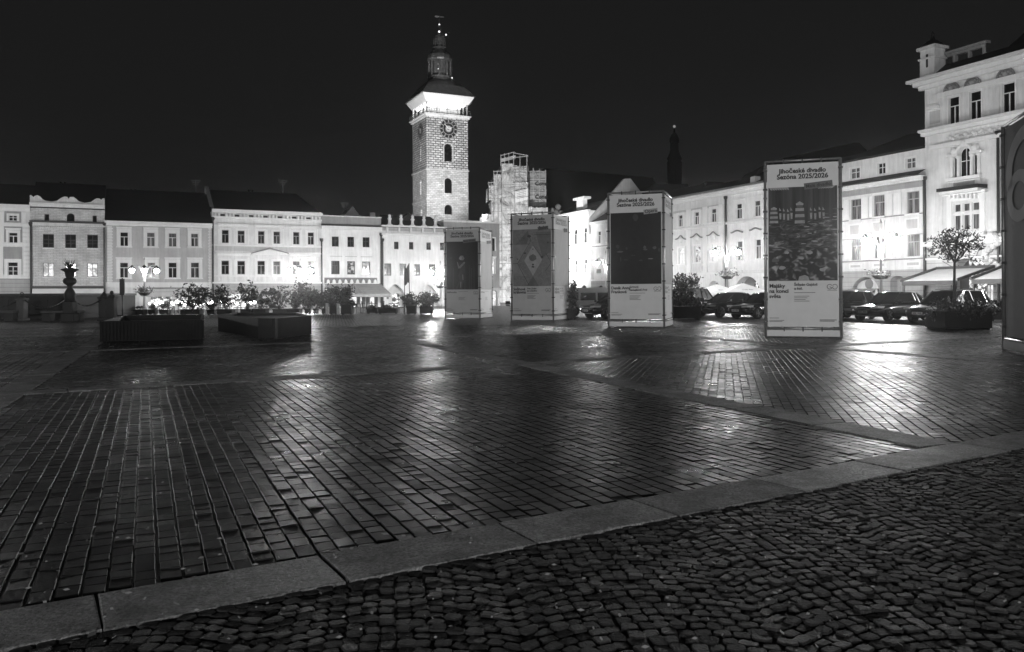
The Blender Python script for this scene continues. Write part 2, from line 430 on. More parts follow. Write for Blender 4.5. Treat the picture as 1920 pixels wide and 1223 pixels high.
    def roof(s, ze, ridge_px, ridge_py, ry=5.0, mat='roof', dl=0.0, dr=0.0, over=.35, yb=None, x0=0.0, x1=None):
        zr = s.l(ridge_px, ridge_py, ry)[1]; x1 = s.x1 if x1 is None else x1; yb = 2*ry if yb is None else yb
        m = MB(); t = .0
        A = (x0, -over, ze); B = (x1, -over, ze); C_ = (x1-dr, ry, zr); D = (x0+dl, ry, zr); E = (x0, yb, ze); G = (x1, yb, ze)
        m.poly([A, B, C_, D]); m.poly([E, G, C_, D]); m.poly([A, D, E]); m.poly([B, C_, G]); m.poly([A, B, G, E])
        m.build('roof', M[mat], s.root); return zr
    def pipe(s, px, py0, py1, r=.09, out=.15):
        x, z1 = s.l(px, py0); z0 = s.l(px, py1)[1]
        m = MB(); m.tube([(x, -out, z0), (x, -out, z1)], r, 8); m.lathe([(.06, 0), (.2, .25), (.2, .45)], 8, (x, -out, z1-.3)); m.build('drainpipe', M['iron'], s.root)
    def done(s):
        for k, (m, mat) in s.parts.items(): m.build(k, M[mat], s.root)
def cr_(ox, oy, k):
    return lambda x0, y0, x1, y1: (ox+x0/k, oy+y0/k, ox+x1/k, oy+y1/k)
K = 3.8225
cA = cr_(0, 320, K); cB = cr_(380, 320, K); cE = cr_(600, 480, 7.385); cC = cr_(700, 0, 2.912); cF = cr_(1040, 320, K)
cG = cr_(1400, 260, 3.219); cH = cr_(1660, 40, 3.597); cI = cr_(1660, 360, K); cD = cr_(800, 260, 3.218)

PHL = R(25.17); PHR = R(25.17-90)
PL = gx(500, 85.0); PR = gx(1736, 62.0)

# ================================================================== camera, world
cam = bpy.data.cameras.new('camera'); co = bpy.data.objects.new('camera', cam); COL.objects.link(co)
cam.sensor_width = 36; cam.lens = F/1920*36; cam.shift_y = -61.5/1920; cam.clip_end = 6000; cam.clip_start = .05
co.matrix_world = Matrix(((cr, sr, 0, 0), (0, 0, -1, 0), (-sr, cr, 0, CAMZ), (0, 0, 0, 1)))
S.camera = co
S.view_settings.view_transform = 'Standard'; S.view_settings.look = 'None'; S.view_settings.exposure = 0
W = bpy.data.worlds.new('World'); S.world = W; W.use_nodes = True
nt = W.node_tree; bg = nt.nodes['Background']
sky = N(nt, 'ShaderNodeTexSky', sky_type='NISHITA'); sky.sun_disc = False; sky.sun_elevation = R(-4); sky.sun_rotation = R(200)
bw = N(nt, 'ShaderNodeRGBToBW'); L(nt, sky.outputs[0], bw.inputs[0])
tc = N(nt, 'ShaderNodeTexCoord'); sp = N(nt, 'ShaderNodeSeparateXYZ'); L(nt, tc.outputs['Generated'], sp.inputs[0])
glow = ramp(nt, sp.outputs[2], [(0.0, .020), (.12, .0115), (.3, .0065), (.8, .003)])
L(nt, mth(nt, 'ADD', glow.outputs[0], mth(nt, 'MULTIPLY', bw.outputs[0], .004)), bg.inputs['Color'])
bg.inputs['Strength'].default_value = 1.0
# thin night mist: scatters the lamp light and carries a faint sky glow
vs = N(nt, 'ShaderNodeVolumeScatter', Density=.001, Anisotropy=.95); ve = N(nt, 'ShaderNodeEmission', Strength=.0038*.001)
ad = N(nt, 'ShaderNodeAddShader'); L(nt, vs.outputs[0], ad.inputs[0]); L(nt, ve.outputs[0], ad.inputs[1]); L(nt, ad.outputs[0], nt.nodes['World Output'].inputs['Volume'])

W.cycles.sampling_method = 'NONE'

# ================================================================== ground
na = Vector((-.515, .857, 0)).normalized(); nb = Vector((.922, .387, 0)).normalized()
A0, DA = 4.26, 10.2; B0, DB = 6.8, 9.18
def solve(ca, cb):                    # point with na.p = ca, nb.p = cb
    det = na.x*nb.y-na.y*nb.x
    return Vector(((ca*nb.y-na.y*cb)/det, (na.x*cb-ca*nb.x)/det, 0))
M['paving_base'] = sett_mat('paving_joint', .03, .04, .35, .5, .8, 60)
M['sett'] = sett_mat('wet_setts', .004, .022, .24, .37, .28, 75, spec=.34)
M['cobble'] = sett_mat('rough_cobbles', .018, .034, .42, .58, 1.0, 70, .016, 1.7, .45)
M['slab'] = sett_mat('granite_slab', .14, .19, .4, .55, 1.0, 55, .016, 2.1, .35)
g = MB(); g.poly([(-3000, -200, -.09), (3000, -200, -.09), (3000, 4000, -.09), (-3000, 4000, -.09)])
tag(g.build('ground', plain('far_ground', .03, .6, .3, .1)), kind='structure')
g = MB(); g.poly([(-60, -8, -.017), (60, -8, -.017), (60, 40, -.017), (-60, 40, -.017)])
tag(g.build('paving_bed', M['paving_base']), kind='structure')
# far paving: bump only
m, nt, b = new_mat('far_setts'); tc = N(nt, 'ShaderNodeTexCoord'); mp = N(nt, 'ShaderNodeMapping'); mp.inputs['Rotation'].default_value = (0, 0, R(25))
L(nt, tc.outputs['Object'], mp.inputs['Vector'])
br = N(nt, 'ShaderNodeTexBrick'); L(nt, mp.outputs[0], br.inputs['Vector'])
for k_, v_ in (('Color1', g3(.014)), ('Color2', g3(.03)), ('Mortar', g3(.006)), ('Scale', 1.0), ('Brick Width', .2), ('Row Height', .13), ('Mortar Size', .018)): br.inputs[k_].default_value = v_
L(nt, br.outputs['Color'], b.inputs['Base Color'])
nz = N(nt, 'ShaderNodeTexNoise', Scale=6.0, Detail=5.0); L(nt, tc.outputs['Object'], nz.inputs['Vector'])
bp = N(nt, 'ShaderNodeBump', Strength=.3, Distance=.008); bp.invert = True; L(nt, mth(nt, 'ADD', br.outputs['Fac'], mth(nt, 'MULTIPLY', nz.outputs['Fac'], .7)), bp.inputs['Height']); L(nt, bp.outputs[0], b.inputs['Normal'])
L(nt, mth(nt, 'ADD', ramp(nt, nz.outputs['Fac'], [(.3, .22), (.7, .4)]).outputs[0], mth(nt, 'MULTIPLY', br.outputs['Fac'], .5), True), b.inputs['Roughness'])
M['farsett'] = m
g = MB(); g.poly([(-90, 38, 0), (90, 38, 0), (90, 140, 0), (-90, 140, 0)])
tag(g.build('square_paving', M['farsett']), kind='structure')

def in_view(X, Y, pad=4.5): return (np.abs(X) < .66*Y+pad) & (Y > .8) & (Y < 38)
SV, SF, SC = [], [], 0
def emit_stones(cx, cy, hx, hy, ang, jit, store, hgt=.006, tilt=.02, chf=.87, octo=False):
    """flat-topped bevelled stones; arrays of centre, half sizes and angle"""
    n = len(cx)
    if n == 0: return
    ca, sa = np.cos(ang), np.sin(ang)
    zt = RNG.normal(0, hgt*.5, n); tx = RNG.normal(0, tilt, n); ty = RNG.normal(0, tilt, n)
    sg = np.array([(-1, -1), (1, -1), (1, 1), (-1, 1)], float)
    if octo: sg = np.array([(-.62, -1), (.62, -1), (1, -.6), (1, .6), (.62, 1), (-.62, 1), (-1, .6), (-1, -.6)], float)
    K_ = len(sg); V = np.zeros((n, 3*K_, 3))
    for lev, (k, dz) in enumerate(((1.0, -.03), (1.0, -.0035), (chf, 0.0))):
        for q in range(K_):
            jx = RNG.normal(0, jit, n) if lev == 0 else V_j[:, q, 0]
            jy = RNG.normal(0, jit, n) if lev == 0 else V_j[:, q, 1]
            if lev == 0:
                if q == 0: V_j = np.zeros((n, K_, 2))
                V_j[:, q, 0] = jx; V_j[:, q, 1] = jy
            ins = (1-k)*np.minimum(hx, hy)
            lx = sg[q, 0]*(hx-ins)+jx; ly = sg[q, 1]*(hy-ins)+jy
            V[:, lev*K_+q, 0] = cx+lx*ca-ly*sa; V[:, lev*K_+q, 1] = cy+lx*sa+ly*ca
            V[:, lev*K_+q, 2] = dz+(zt+lx*tx+ly*ty if lev else 0)
    F_ = []
    for lev in (0, 1):
        for q in range(K_):
            a = lev*K_+q; b_ = lev*K_+(q+1) % K_; F_.append((a, b_, b_+K_, a+K_))
    if octo: F_ += [(16, 17, 18, 23), (23, 18, 19, 22), (22, 19, 20, 21)]
    else: F_.append((8, 9, 10, 11))
    store.append((V, np.array(F_)))
def stones_obj(store, name, mat, flat=False):
    vs = np.concatenate([v.reshape(-1, 3) for v, f in store]); fs = []; o = 0
    for v, f in store:
        n = v.shape[0]; k = v.shape[1]
        fs.append((f[None, :, :]+(np.arange(n)*k)[:, None, None]+o).reshape(-1, 4)); o += n*k
    fs = np.concatenate(fs)
    me = bpy.data.meshes.new(name); me.vertices.add(len(vs)); me.vertices.foreach_set('co', vs.ravel().astype(np.float32))
    me.loops.add(fs.size); me.loops.foreach_set('vertex_index', fs.ravel().astype(np.int32))
    me.polygons.add(len(fs)); me.polygons.foreach_set('loop_start', np.arange(0, fs.size, 4, dtype=np.int32))
    me.update(calc_edges=True); me.validate()
    sm = np.zeros(len(fs), bool)
    me.polygons.foreach_set('use_smooth', sm)
    me.materials.append(M[mat]); ob = bpy.data.objects.new(name, me); COL.objects.link(ob)
    return tag(ob, kind='structure')

store = []
sw = .27                              # half strip width incl. joint
for i in range(-4, 5):
    for j in range(0, 5):
        ca0, ca1 = A0+j*DA+sw, A0+(j+1)*DA-sw
        cb0, cb1 = B0+(i-1)*DB+sw, B0+i*DB-sw
        cor = [solve(a, b) for a in (ca0, ca1) for b in (cb0, cb1)]
        if max(c.y for c in cor) < 2 or min(c.y for c in cor) > 38: continue
        cen = sum(cor, Vector())/4
        diag = (i+j) % 2 == 1
        # row direction
        ang = R(90+24.6) if not diag else R(90-15)
        dx, dy = math.cos(ang), math.sin(ang); ex, ey = -dy, dx
        rw = .121
        rows = np.arange(-8, 8, rw)
        for r_ in rows:
            n = int(16/.15)+2
            ln = RNG.uniform(.12, .185, n); st = -8+RNG.uniform(0, .15)
            ps = st+np.cumsum(ln)-ln/2
            wob = RNG.normal(0, .0025)
            X = cen.x+dx*ps+ex*(r_+wob); Y = cen.y+dy*ps+ey*(r_+wob)
            A_ = na.x*X+na.y*Y; B_ = nb.x*X+nb.y*Y
            ok = (A_ > ca0-.03) & (A_ < ca1+.03) & (B_ > cb0-.02) & (B_ < cb1+.02) & in_view(X, Y)
            if ok.any():
                k = ok.sum()
                emit_stones(X[ok], Y[ok], ln[ok]/2-.0034, np.full(k, rw/2-.0078), np.full(k, ang), .0022, store, .003, .015, .94)
stones_obj(store, 'square_setts', 'sett')

# stone strips (slabs)
store = []
def strip(p0, d, L0, L1, hw=.245, joints=None):
    t = L0 if joints is None else joints[0]-4.2
    while t < L1:
        ln = RNG.uniform(1.15, 1.55)
        if joints is not None:
            nxt = [q for q in joints if q > t+.3]; ln = (nxt[0]-t) if nxt and nxt[0]-t < 2.2 else 1.4
        c = p0+d*(t+ln/2)
        if in_view(np.array([c.x]), np.array([c.y]), 5.5)[0] or (c.y > 1 and c.y < 3 and abs(c.x) < 4):
            emit_stones(np.array([c.x]), np.array([c.y]), np.array([ln/2-.008]), np.array([hw]), np.array([math.atan2(d.y, d.x)]), .006, store, .003, .002)
        t += ln
da = Vector((na.y, -na.x, 0)); db = Vector((-nb.y, nb.x, 0))
J0 = sorted((gnd(a, b)-na*A0).dot(da) for a, b in ((187, 1155), (618, 1060), (972, 1003), (1232, 955), (1465, 912), (1665, 878), (1850, 840)))
for j in range(0, 4): strip(na*(A0+j*DA), da, -50, 50, joints=J0 if j == 0 else None)
for i in range(-4, 5):
    for j in range(0, 4):
        a = solve(A0+j*DA+.26, B0+(i-1)*DB); b_ = solve(A0+(j+1)*DA-.26, B0+(i-1)*DB)
        d = (b_-a); ln = d.length; d.normalize(); k = 7
        for q in range(k):
            c = a+d*ln*(q+.5)/k
            if in_view(np.array([c.x]), np.array([c.y]), 5)[0]:
                emit_stones(np.array([c.x]), np.array([c.y]), np.array([ln/k/2-.008]), np.array([.245]), np.array([math.atan2(d.y, d.x)]), .004, store, .003, .002)
for v, f in store:                    # narrow chamfer on the slabs: push the top ring out
    n = v.shape[0]
    cx_ = v[:, 4:8, :2].mean(axis=1, keepdims=True)
    dv = v[:, 4:8, :2]-v[:, 8:12, :2]; ln = np.linalg.norm(dv, axis=2, keepdims=True)
    v[:, 8:12, :2] += dv*(1-np.minimum(1, .012/ln)); v[:, :, 2] += .009
stones_obj(store, 'stone_strips', 'slab', True)

# foreground cobbles in arcs
store = []
W_ = 1.15; cs = .078
dirc = R(99); ux, uy = math.cos(dirc), math.sin(dirc); vx, vy = uy, -ux
for k in range(-8, 13):
    for r_ in np.arange(-4, 16, cs):
        n = int(W_/cs)+1
        s_ = (np.arange(n)+.5)/n*2-1
        a_ = s_*W_/2; sag = .22*(1-s_**2)
        sl = -.22*2*s_/(W_/2)
        t_ = r_+sag+RNG.normal(0, .006, n); q_ = k*W_+a_+RNG.normal(0, .005, n)
        X = ux*t_+vx*q_; Y = uy*t_+vy*q_
        ang = math.atan2(vy, vx)+np.arctan(sl)
        A_ = na.x*X+na.y*Y
        ok = (A_ < A0-.25) & (np.abs(X) < .66*Y+4.0) & (Y > .2)
        if ok.any():
            kk = ok.sum()
            emit_stones(X[ok], Y[ok], (W_/n/2/np.cos(np.arctan(sl[ok]))-.0022)*RNG.uniform(.96, 1.03, kk), (cs/2*np.cos(np.arctan(sl[ok]))-.0022)*RNG.uniform(.95, 1.03, kk), ang[ok]+RNG.normal(0, .07, kk), .0035, store, .006, .035, .84, True)
stones_obj(store, 'cobbles', 'cobble')
# fallen leaves and grit
lm = MB()
for q in range(420):
    px = random.uniform(0, 1920); py = random.choice([random.uniform(640, 900), random.uniform(900, 1223), random.uniform(990, 1223)])
    p = gnd(px, py); s_ = random.uniform(.004, .013)*(1+.6*(random.random() < .15)); a = random.uniform(0, 6.3)
    ca, sa = math.cos(a), math.sin(a)
    lm.poly([(p.x+ca*s_*1.8, p.y+sa*s_*1.8, .02), (p.x-sa*s_*.7, p.y+ca*s_*.7, .024), (p.x-ca*s_*1.8, p.y-sa*s_*1.8, .019), (p.x+sa*s_*.7, p.y-ca*s_*.7, .016)])
tag(lm.build('fallen_leaves', plain('leaf_litter', .3, .5)), 'small pale fallen leaves and grit on the wet paving', 'leaves', kind='stuff')

# ================================================================== left row of houses
GR = 'houses along the far side of the square'
# H1: pale house with white pilasters at the left edge
h = House(PL, PHL, -130, 57, 'pale house with grey wall panels and white window surrounds at the left end', group=GR)
h.pt = None
for r in (cA(62, 320, 124, 362), cA(-240, 320, -178, 362)): h.win(r, surr=.16, bars='C')
for r in (cA(62, 443, 128, 520), cA(-240, 443, -174, 520)): h.win(r, surr=.2, hood=.06, bars='T')
for r in (cA(56, 655, 130, 752), cA(-246, 655, -172, 752)): h.win(r, surr=.28, sill=.3, bars='Th', frame='frame')
ze = h.l(30, 387)[1]
for r in (cA(0, 300, 30, 378), cA(155, 300, 187, 378), cA(-140, 300, -110, 378), cA(-6, 392, 28, 520), cA(-12, 545, 22, 760), cA(-150, 392, -116, 760)): h.bx('pilaster', 'trim', r, .07)
for y in (430, 460, 490, 565, 595, 625, 655, 685, 715, 745): h.bx('quoins', 'trim', cA(170 if (y//5) % 2 else 162, y-9, 212, y+9), .05)
h.panel('grey', cA(32, 292, 152, 372)); h.panel('grey', cA(30, 397, 160, 512)); h.panel('grey', cA(24, 547, 160, 745))
h.ops_done = True
h.band('cornice', 'trim', 30, 384, 391, .35); h.band('cornice', 'trim', 30, 391, 396, .18)
h.band('string_course', 'trim', 30, 419, 425, .16); h.band('string_course', 'trim', 30, 456, 461, .16); h.band('string_course', 'trim', 30, 519, 522.5, .1)
h.wall(ze, 'pale', h.l(30, 521)[1], 'rust'); h.roof(ze+.1, 30, 346); h.done()
# H2: wavy parapet brick house
h = House(PL, PHL, 57, 197, 'whitewashed house with a wavy parapet and three bays of dark windows behind the urn column', group=GR)
for r in (cA(307, 455, 387, 553), cA(467, 458, 545, 556), cA(625, 460, 702, 556)): h.win(r, frame='framed', bars='Ch', sill=.02)
for r, p in ((cA(307, 662, 387, 762), 'shopd'), (cA(468, 662, 545, 762), 'curtd'), (cA(625, 663, 702, 762), 'lit')): h.win(r, frame='framed', pane=p, bars='C', sill=.02)
h.win(cA(318, 312, 353, 366), frame='framed', bars=''); h.win(cA(663, 322, 694, 376), frame='framed', bars=''); h.win(cA(478, 306, 535, 370), frame='framed', arch='round', bars='')
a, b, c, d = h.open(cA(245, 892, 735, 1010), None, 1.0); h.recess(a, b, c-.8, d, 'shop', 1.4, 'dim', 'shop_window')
h.ops[-1] = (a, b, 0.0, d, None, 1.0)
zt = h.l(127, 386)[1]
wave = [(228, 182), (238, 192), (252, 200), (262, 190), (276, 185), (292, 192), (310, 212), (335, 225), (385, 231), (425, 224), (455, 204), (475, 195), (492, 196), (505, 211), (518, 198), (538, 197), (555, 210), (575, 228), (620, 240), (670, 234), (698, 214), (712, 208), (728, 209), (742, 220), (752, 209), (770, 208)]
pts = [h.l(57+(x-228)/542*140, 320+y/K) for x, y in wave]
pts[0] = (0, pts[0][1]); pts[-1] = (h.x1, pts[-1][1])
m = MB(); m.prism([(0, zt-.2)]+pts+[(h.x1, zt-.2)], -.02, .35); m.build('parapet', M['pale'], h.root)
m = MB(); m.tube([(x, .1, z+.05) for x, z in pts], .1, 6); m.build('coping', M['trim'], h.root)
h.band('cornice', 'trim', 127, 382.5, 386, .4); h.band('cornice', 'pale', 127, 386, 390, .2)
h.band('gutter', 'iron', 127, 415.5, 418.5, .4); h.band('cornice', 'pale', 127, 419, 425, .25)
for x in range(236, 760, 13): h.bx('cornice', 'trim', cA(x, 398, x+6, 406), .3)
h.bx('awning', 'black', cA(228, 828, 748, 846), .9)
a, b, c, d = h.rect(*cA(240, 847, 745, 892)); m = MB(); m.poly([(a, -.88, d), (b, -.88, d), (b, -1.3, c), (a, -1.3, c)]); m.poly([(a, -.1, d), (a, -.88, d), (a, -1.3, c), (a, -.1, c)]); m.build('awning_cloth', M['awn'], h.root)
h.wall(zt, 'brickw'); h.pipe(58, 420, 580); h.pipe(195.5, 420, 580); h.roof(zt-.3, 130, 344, 5.0); h.done()
# H3
h = House(PL, PHL, 197, 398, 'grey house with eight white framed windows and a tall plain roof behind the lamp', group=GR)
for x0, x1, y0, y1 in ((860, 920, 440, 543), (1052, 1111, 443, 545), (1207, 1266, 447, 547), (1368, 1422, 450, 545)): h.win(cA(x0, y0, x1, y1), surr=.3, sill=.35, hood=.02, pane=('pane', 'curt')[x0 > 1000])
for x0, x1, p in ((858, 920, 'pane'), (1055, 1115, 'curt'), (1206, 1268, 'pane'), (1366, 1428, 'curtd')): h.win(cA(x0, 658, x1, 770), surr=.3, sill=.35, hood=.06, pane=p)
ze = h.l(297, 417.5)[1]
h.band('cornice', 'trim', 297, 417, 421, .45); h.band('cornice', 'trim', 297, 421, 425.5, .22)
h.band('string_course', 'trim', 297, 529.5, 539, .08)
for y in range(400, 800, 11):
    w_ = 40 if (y//11) % 2 else 34
    h.bx('quoins', 'trim', cA(768, y, 768+w_, y+8), .06); h.bx('quoins', 'trim', cA(1516-w_*.6, y, 1516, y+8), .06)
a, b, c, d = h.open(cA(812, 832, 992, 1010), 'round', .6); h.ops[-1] = (a, b, 0, d, 'round', .6); h.recess(a, b, 0, d, 'shop', 2.4, 'pale', 'shop_window')
a, b, c, d = h.open(cA(1080, 905, 1230, 1010), None, .5); h.ops[-1] = (a, b, 0, d, None, .5); h.recess(a, b, 0, d, 'shop', 1.4, 'mid', 'shop_window')
a, b, c, d = h.open(cA(1290, 905, 1470, 1010), None, .5); h.ops[-1] = (a, b, 0, d, None, .5); h.recess(a, b, 0, d, 'litb', 1.4, 'mid', 'shop_window')
h.bx('shop_sign', 'rustw', cA(1015, 845, 1480, 902), .12); h.bx('shop_sign', 'framed', cA(1010, 840, 1485, 845), .3)
h.bx('pilaster', 'trim', cA(765, 845, 800, 1010), .1); h.bx('pilaster', 'trim', cA(995, 905, 1030, 1010), .1)
h.bx('porch_door', 'frameg', cA(890, 905, 940, 1010), -.3, .45)
h.wall(ze, 'mid', h.l(297, 538)[1], 'pale'); h.roof(ze+.1, 297, 358, 6.0); h.done()
# H4
h = House(PL, PHL, 398, 603, 'ornate white house with paired windows, shallow pediment and bracketed eaves', group=GR)
for x0, x1, y0, y1 in ((137, 187, 425, 520), (250, 301, 430, 520), (396, 443, 433, 525), (507, 555, 437, 526), (648, 694, 440, 530), (753, 798, 443, 532)): h.win(cB(x0, y0, x1, y1), surr=.2, sill=.2, pane='pane', frame='frameg')
for x0, x1, y0, y1, p in ((134, 190, 645, 745, 'pane'), (248, 304, 647, 745, 'pane'), (392, 447, 647, 745, 'pane'), (505, 557, 650, 745, 'curtd'), (646, 697, 650, 745, 'curt'), (752, 803, 652, 745, 'curt')): h.win(cB(x0, y0, x1, y1), surr=.22, sill=.2, pane=p, frame='frameg')
for r in ((105, 378, 330, 402), (368, 386, 585, 408), (620, 394, 828, 415)): h.bx('window_hood', 'trim', cB(r[0], r[1]+4, r[2], r[1]+14), .3); h.bx('window_hood', 'trim', cB(r[0]+8, r[1]+14, r[2]-8, r[3]), .14)
for r in ((97, 588, 345, 612), (610, 592, 845, 616)): h.bx('window_hood', 'trim', cB(r[0], r[1], r[2], r[1]+9), .35); h.bx('window_hood', 'trim', cB(r[0]+8, r[1]+9, r[2]-8, r[3]), .16)
q = [h.l(380+x/K, 320+y/K) for x, y in ((352, 606), (352, 596), (478, 566), (605, 596), (605, 606))]
MB().prism(q, -.3, -.002).build('pediment', M['trim'], h.root)
q = [h.l(380+x/K, 320+y/K) for x, y in ((345, 597), (478, 560), (612, 597), (612, 592), (478, 554), (345, 591))]
MB().prism(q, -.45, -.31).build('pediment_edge', M['dim'], h.root)
for x in (195, 222, 455, 490, 700, 735): h.bx('pilaster', 'trim', cB(x, 425, x+12, 525), .08); h.bx('pilaster', 'trim', cB(x, 640, x+14, 750), .08)
for x in (110, 320, 370, 570, 620, 815): h.bx('pilaster', 'trim', cB(x, 420, x+12, 530), .08); h.bx('pilaster', 'trim', cB(x, 625, x+14, 790), .08)
for x0, x1 in ((135, 200), (235, 300), (395, 450), (500, 560), (650, 700), (755, 805)): h.bx('wall_panel', 'pale', cB(x0, 765, x1, 790), .05)
ze = h.l(500, 399)[1]
h.band('cornice', 'trim', 500, 396.5, 400.5, .7); h.band('cornice', 'trim', 500, 400.5, 402.5, .5)
for i in range(30):
    x = 85+i*25.6; y = 305+i*1.0
    if i % 4 != 2: h.bx('bracket', 'trim', cB(x, y, x+12, y+24), .42)
    else: h.bx('attic_vent', 'black', cB(x-9, y+5, x+22, y+20), .02)
h.band('string_course', 'trim', 500, 409, 412, .3); h.band('string_course', 'trim', 500, 460, 463, .2)
h.bx('wall_panel', 'mid', cB(90, 545, 840, 580), .03)
h.band('string_course', 'trim', 500, 517, 519, .14); h.band('string_course', 'trim', 500, 529, 532, .25)
for r in ((400, 840, 562, 1000), (632, 842, 792, 1000)):
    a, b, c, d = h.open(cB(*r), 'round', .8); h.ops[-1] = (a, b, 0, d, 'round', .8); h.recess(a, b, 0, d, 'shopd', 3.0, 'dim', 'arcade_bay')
a, b, c, d = h.open(cB(130, 885, 330, 1000), None, .5); h.ops[-1] = (a, b, 0, d, None, .5); h.recess(a, b, 0, d, 'litb', 1.2, 'mid', 'shop_window')
h.wall(ze, 'pale', h.l(500, 532)[1], 'rust', x0=0); h.pipe(398.8, 410, 580); h.pipe(602.5, 450, 580)
zr = h.roof(ze+.1, 500, 361, 6.0, dr=1.6)
a, z0 = h.l(400, 395, -.3); zz = h.l(389, 358, 6.0)
m = MB(); m.prism([(-.25, ze-.3), (.15, ze-.3), (.15, zr+.2), (-.25, zr+.2)], 5.8, 6.2); m.poly([(-.25, -.5, ze+.35), (.15, -.5, ze+.35), (.15, 6, zr+.35), (-.25, 6, zr+.35)]); m.poly([(.15, -.5, ze-.2), (.15, -.5, ze+.35), (.15, 6, zr+.35), (.15, 6, zr-.2)]); m.build('fire_wall', M['grey'], h.root)
h.done()
# H5
h = House(PL, PHL, 603, 715, 'plain white house with six dark windows, a flat parapet and a folding awning', group=GR)
for x0, x1, y0, y1 in ((925, 975, 473, 545), (1037, 1085, 475, 548), (1146, 1196, 478, 550)): h.win(cB(x0, y0, x1, y1), surr=.14, frame='framed', pane='pane', bars='C')
for x0, x1, y0, y1, p in ((921, 981, 647, 743, 'curtd'), (1035, 1092, 650, 745, 'shopd'), (1142, 1200, 652, 745, 'curtd')): h.win(cB(x0, y0, x1, y1), surr=.12, frame='framed', pane=p)
zt = h.l(659, 422)[1]; zp = h.l(659, 407.5)[1]
m = MB(); m.box(0, h.x1, -.05, .4, zt, zp); m.build('parapet', M['grey'], h.root); MB().box(-.05, h.x1+.05, -.12, .45, zp, zp+.12).build('coping', M['pale'], h.root)
h.band('gutter', 'iron', 659, 423.5, 425, .5); h.band('cornice', 'trim', 659, 425.2, 431, .35)
h.band('string_course', 'trim', 659, 471, 472.5, .05)
for x in (1018, 1130, 1226): h.bx('wall_panel', 'trim', cB(x, 430, x+5, 765), .03)
for r in (cB(912, 612, 1000, 617), cB(1022, 614, 1105, 619), cB(1132, 616, 1215, 621)): h.bx('wall_panel', 'mid', r, .05)
h.bx('corbel_table', 'dim', cB(872, 768, 1250, 806), .05)
for i in range(9):
    x = 885+i*42; q = h.rect(*cB(x, 780, x+24, 806)); cx = (q[0]+q[1])/2
    m = h.mb('corbel', 'trim'); m.prism([(q[0], q[2]), (q[1], q[2]), (cx+.12, q[3]-.1), (cx, q[3]), (cx-.12, q[3]-.1)], -.3, -.06)
a, b, c, d = h.open(cB(905, 880, 1275, 1010), None, .6); h.ops[-1] = (a+.3, b-.3, 0, d, None, .6); h.recess(a, b, 0, d, 'litb', 2.6, 'grey', 'shop_window')
for x in (1112, 1150, 1180, 1240): h.bx('shop_pillar', 'dim', cB(x, 905, x+20, 1010), -.1, .6)
def awning_part(hh, x0, x1, z1, z0, out, mat, name='awning', dx=.5, y0=.1):
    m = MB(); m.poly([(x0, -y0, z1), (x1, -y0, z1), (x1+dx, -out, z0), (x0-dx*.2, -out, z0)])
    m.poly([(x0-dx*.2, -out, z0), (x1+dx, -out, z0), (x1+dx, -out-.02, z0-.28), (x0-dx*.2, -out-.02, z0-.28)])
    m.build(name, M[mat], hh.root)
    f = MB()
    for xa, xb in ((x0, x0-dx*.2), (x1, x1+dx)): f.tube([(xa, -y0, z1+.03), (xb, -out, z0+.03)], .05)
    f.tube([(x0-dx*.2, -out-.03, z0-.28), (x1+dx, -out-.03, z0-.28)], .05)
    f.build('awning_frame', M['pole'], hh.root)
q = h.rect(*cB(875, 812, 1080, 905)); awning_part(h, q[0], q[1], q[3], q[2]+.3, 2.6, 'awng')
q = h.rect(*cB(1085, 812, 1268, 905)); awning_part(h, q[0], q[1], q[3], q[2]+.3, 2.6, 'awng')
h.wall(zt, 'white'); h.pipe(714, 440, 580); h.roof(zt-.1, 640, 404, 5.0)
x_, z_ = h.l(657, 393, 4.0); m = MB(); m.prism([(x_-1.3, zp), (x_+1.3, zp), (x_, z_+.3)], 3, 6); m.build('dormer', M['dim'], h.root)
x_, z_ = h.l(699, 407, 2.0); MB().box(x_-.3, x_+.3, 2, 2.5, zt, z_+.5).build('chimney', M['grey'], h.root)
h.done()
# H6
h = House(PL, PHL, 715, 836, 'white gothic house with two pointed arches and a low battlement topped by small figures', group=GR)
for px in (743, 771, 803.5, 829): h.win((px-4.2, 453.5+(px-743)*.02, px+4.2, 467.5+(px-743)*.02), frame='framed', surr=.06, bars='C')
for r, p in ((cE(888, 105, 985, 272), 'curtd'), (cE(1100, 107, 1190, 272), 'curtd'), (cE(1298, 112, 1385, 275), 'shopd'), (cE(1508, 115, 1592, 275), 'curt')): h.win(r, frame='framed', surr=.1, pane=p, bars='T')
for r in (cE(922, 392, 1172, 770), cE(1345, 400, 1645, 770)):
    a, b, c, d = h.open(r, 'pointed', .5); h.ops[-1] = (a, b, 0, d, 'pointed', .5)
    m = MB(); wall_grid(m, a-.3, b+.3, 0, d+.2, [((a+b)/2-.1, b-.15, 0, d*.62, 'round')], .3, tf=lambda x, y, z: (x, y+1.1, z)); m.build('inner_wall', M['white'], h.root)
    m = MB(); m.poly([(a-.3, 1.6, 0), (b+.3, 1.6, 0), (b+.3, 1.6, d), (a-.3, 1.6, d)]); m.build('entrance_door', M['shop'], h.root)
    m = MB(); m.poly([(a-.3, .5, d+.2), (b+.3, .5, d+.2), (b+.3, 1.1, d+.2), (a-.3, 1.1, d+.2)]); m.poly([(b+.3, .5, 0), (b+.3, 1.1, 0), (b+.3, 1.1, d+.2), (b+.3, .5, d+.2)]); m.poly([(a-.3, .5, 0), (a-.3, 1.1, 0), (a-.3, 1.1, d+.2), (a-.3, .5, d+.2)]); m.build('vault', M['white'], h.root)
    m = MB(); m.box(a+.1, a+.55, 1.02, 1.08, .9, 2.2); m.build('notice_board', M['dim'], h.root)
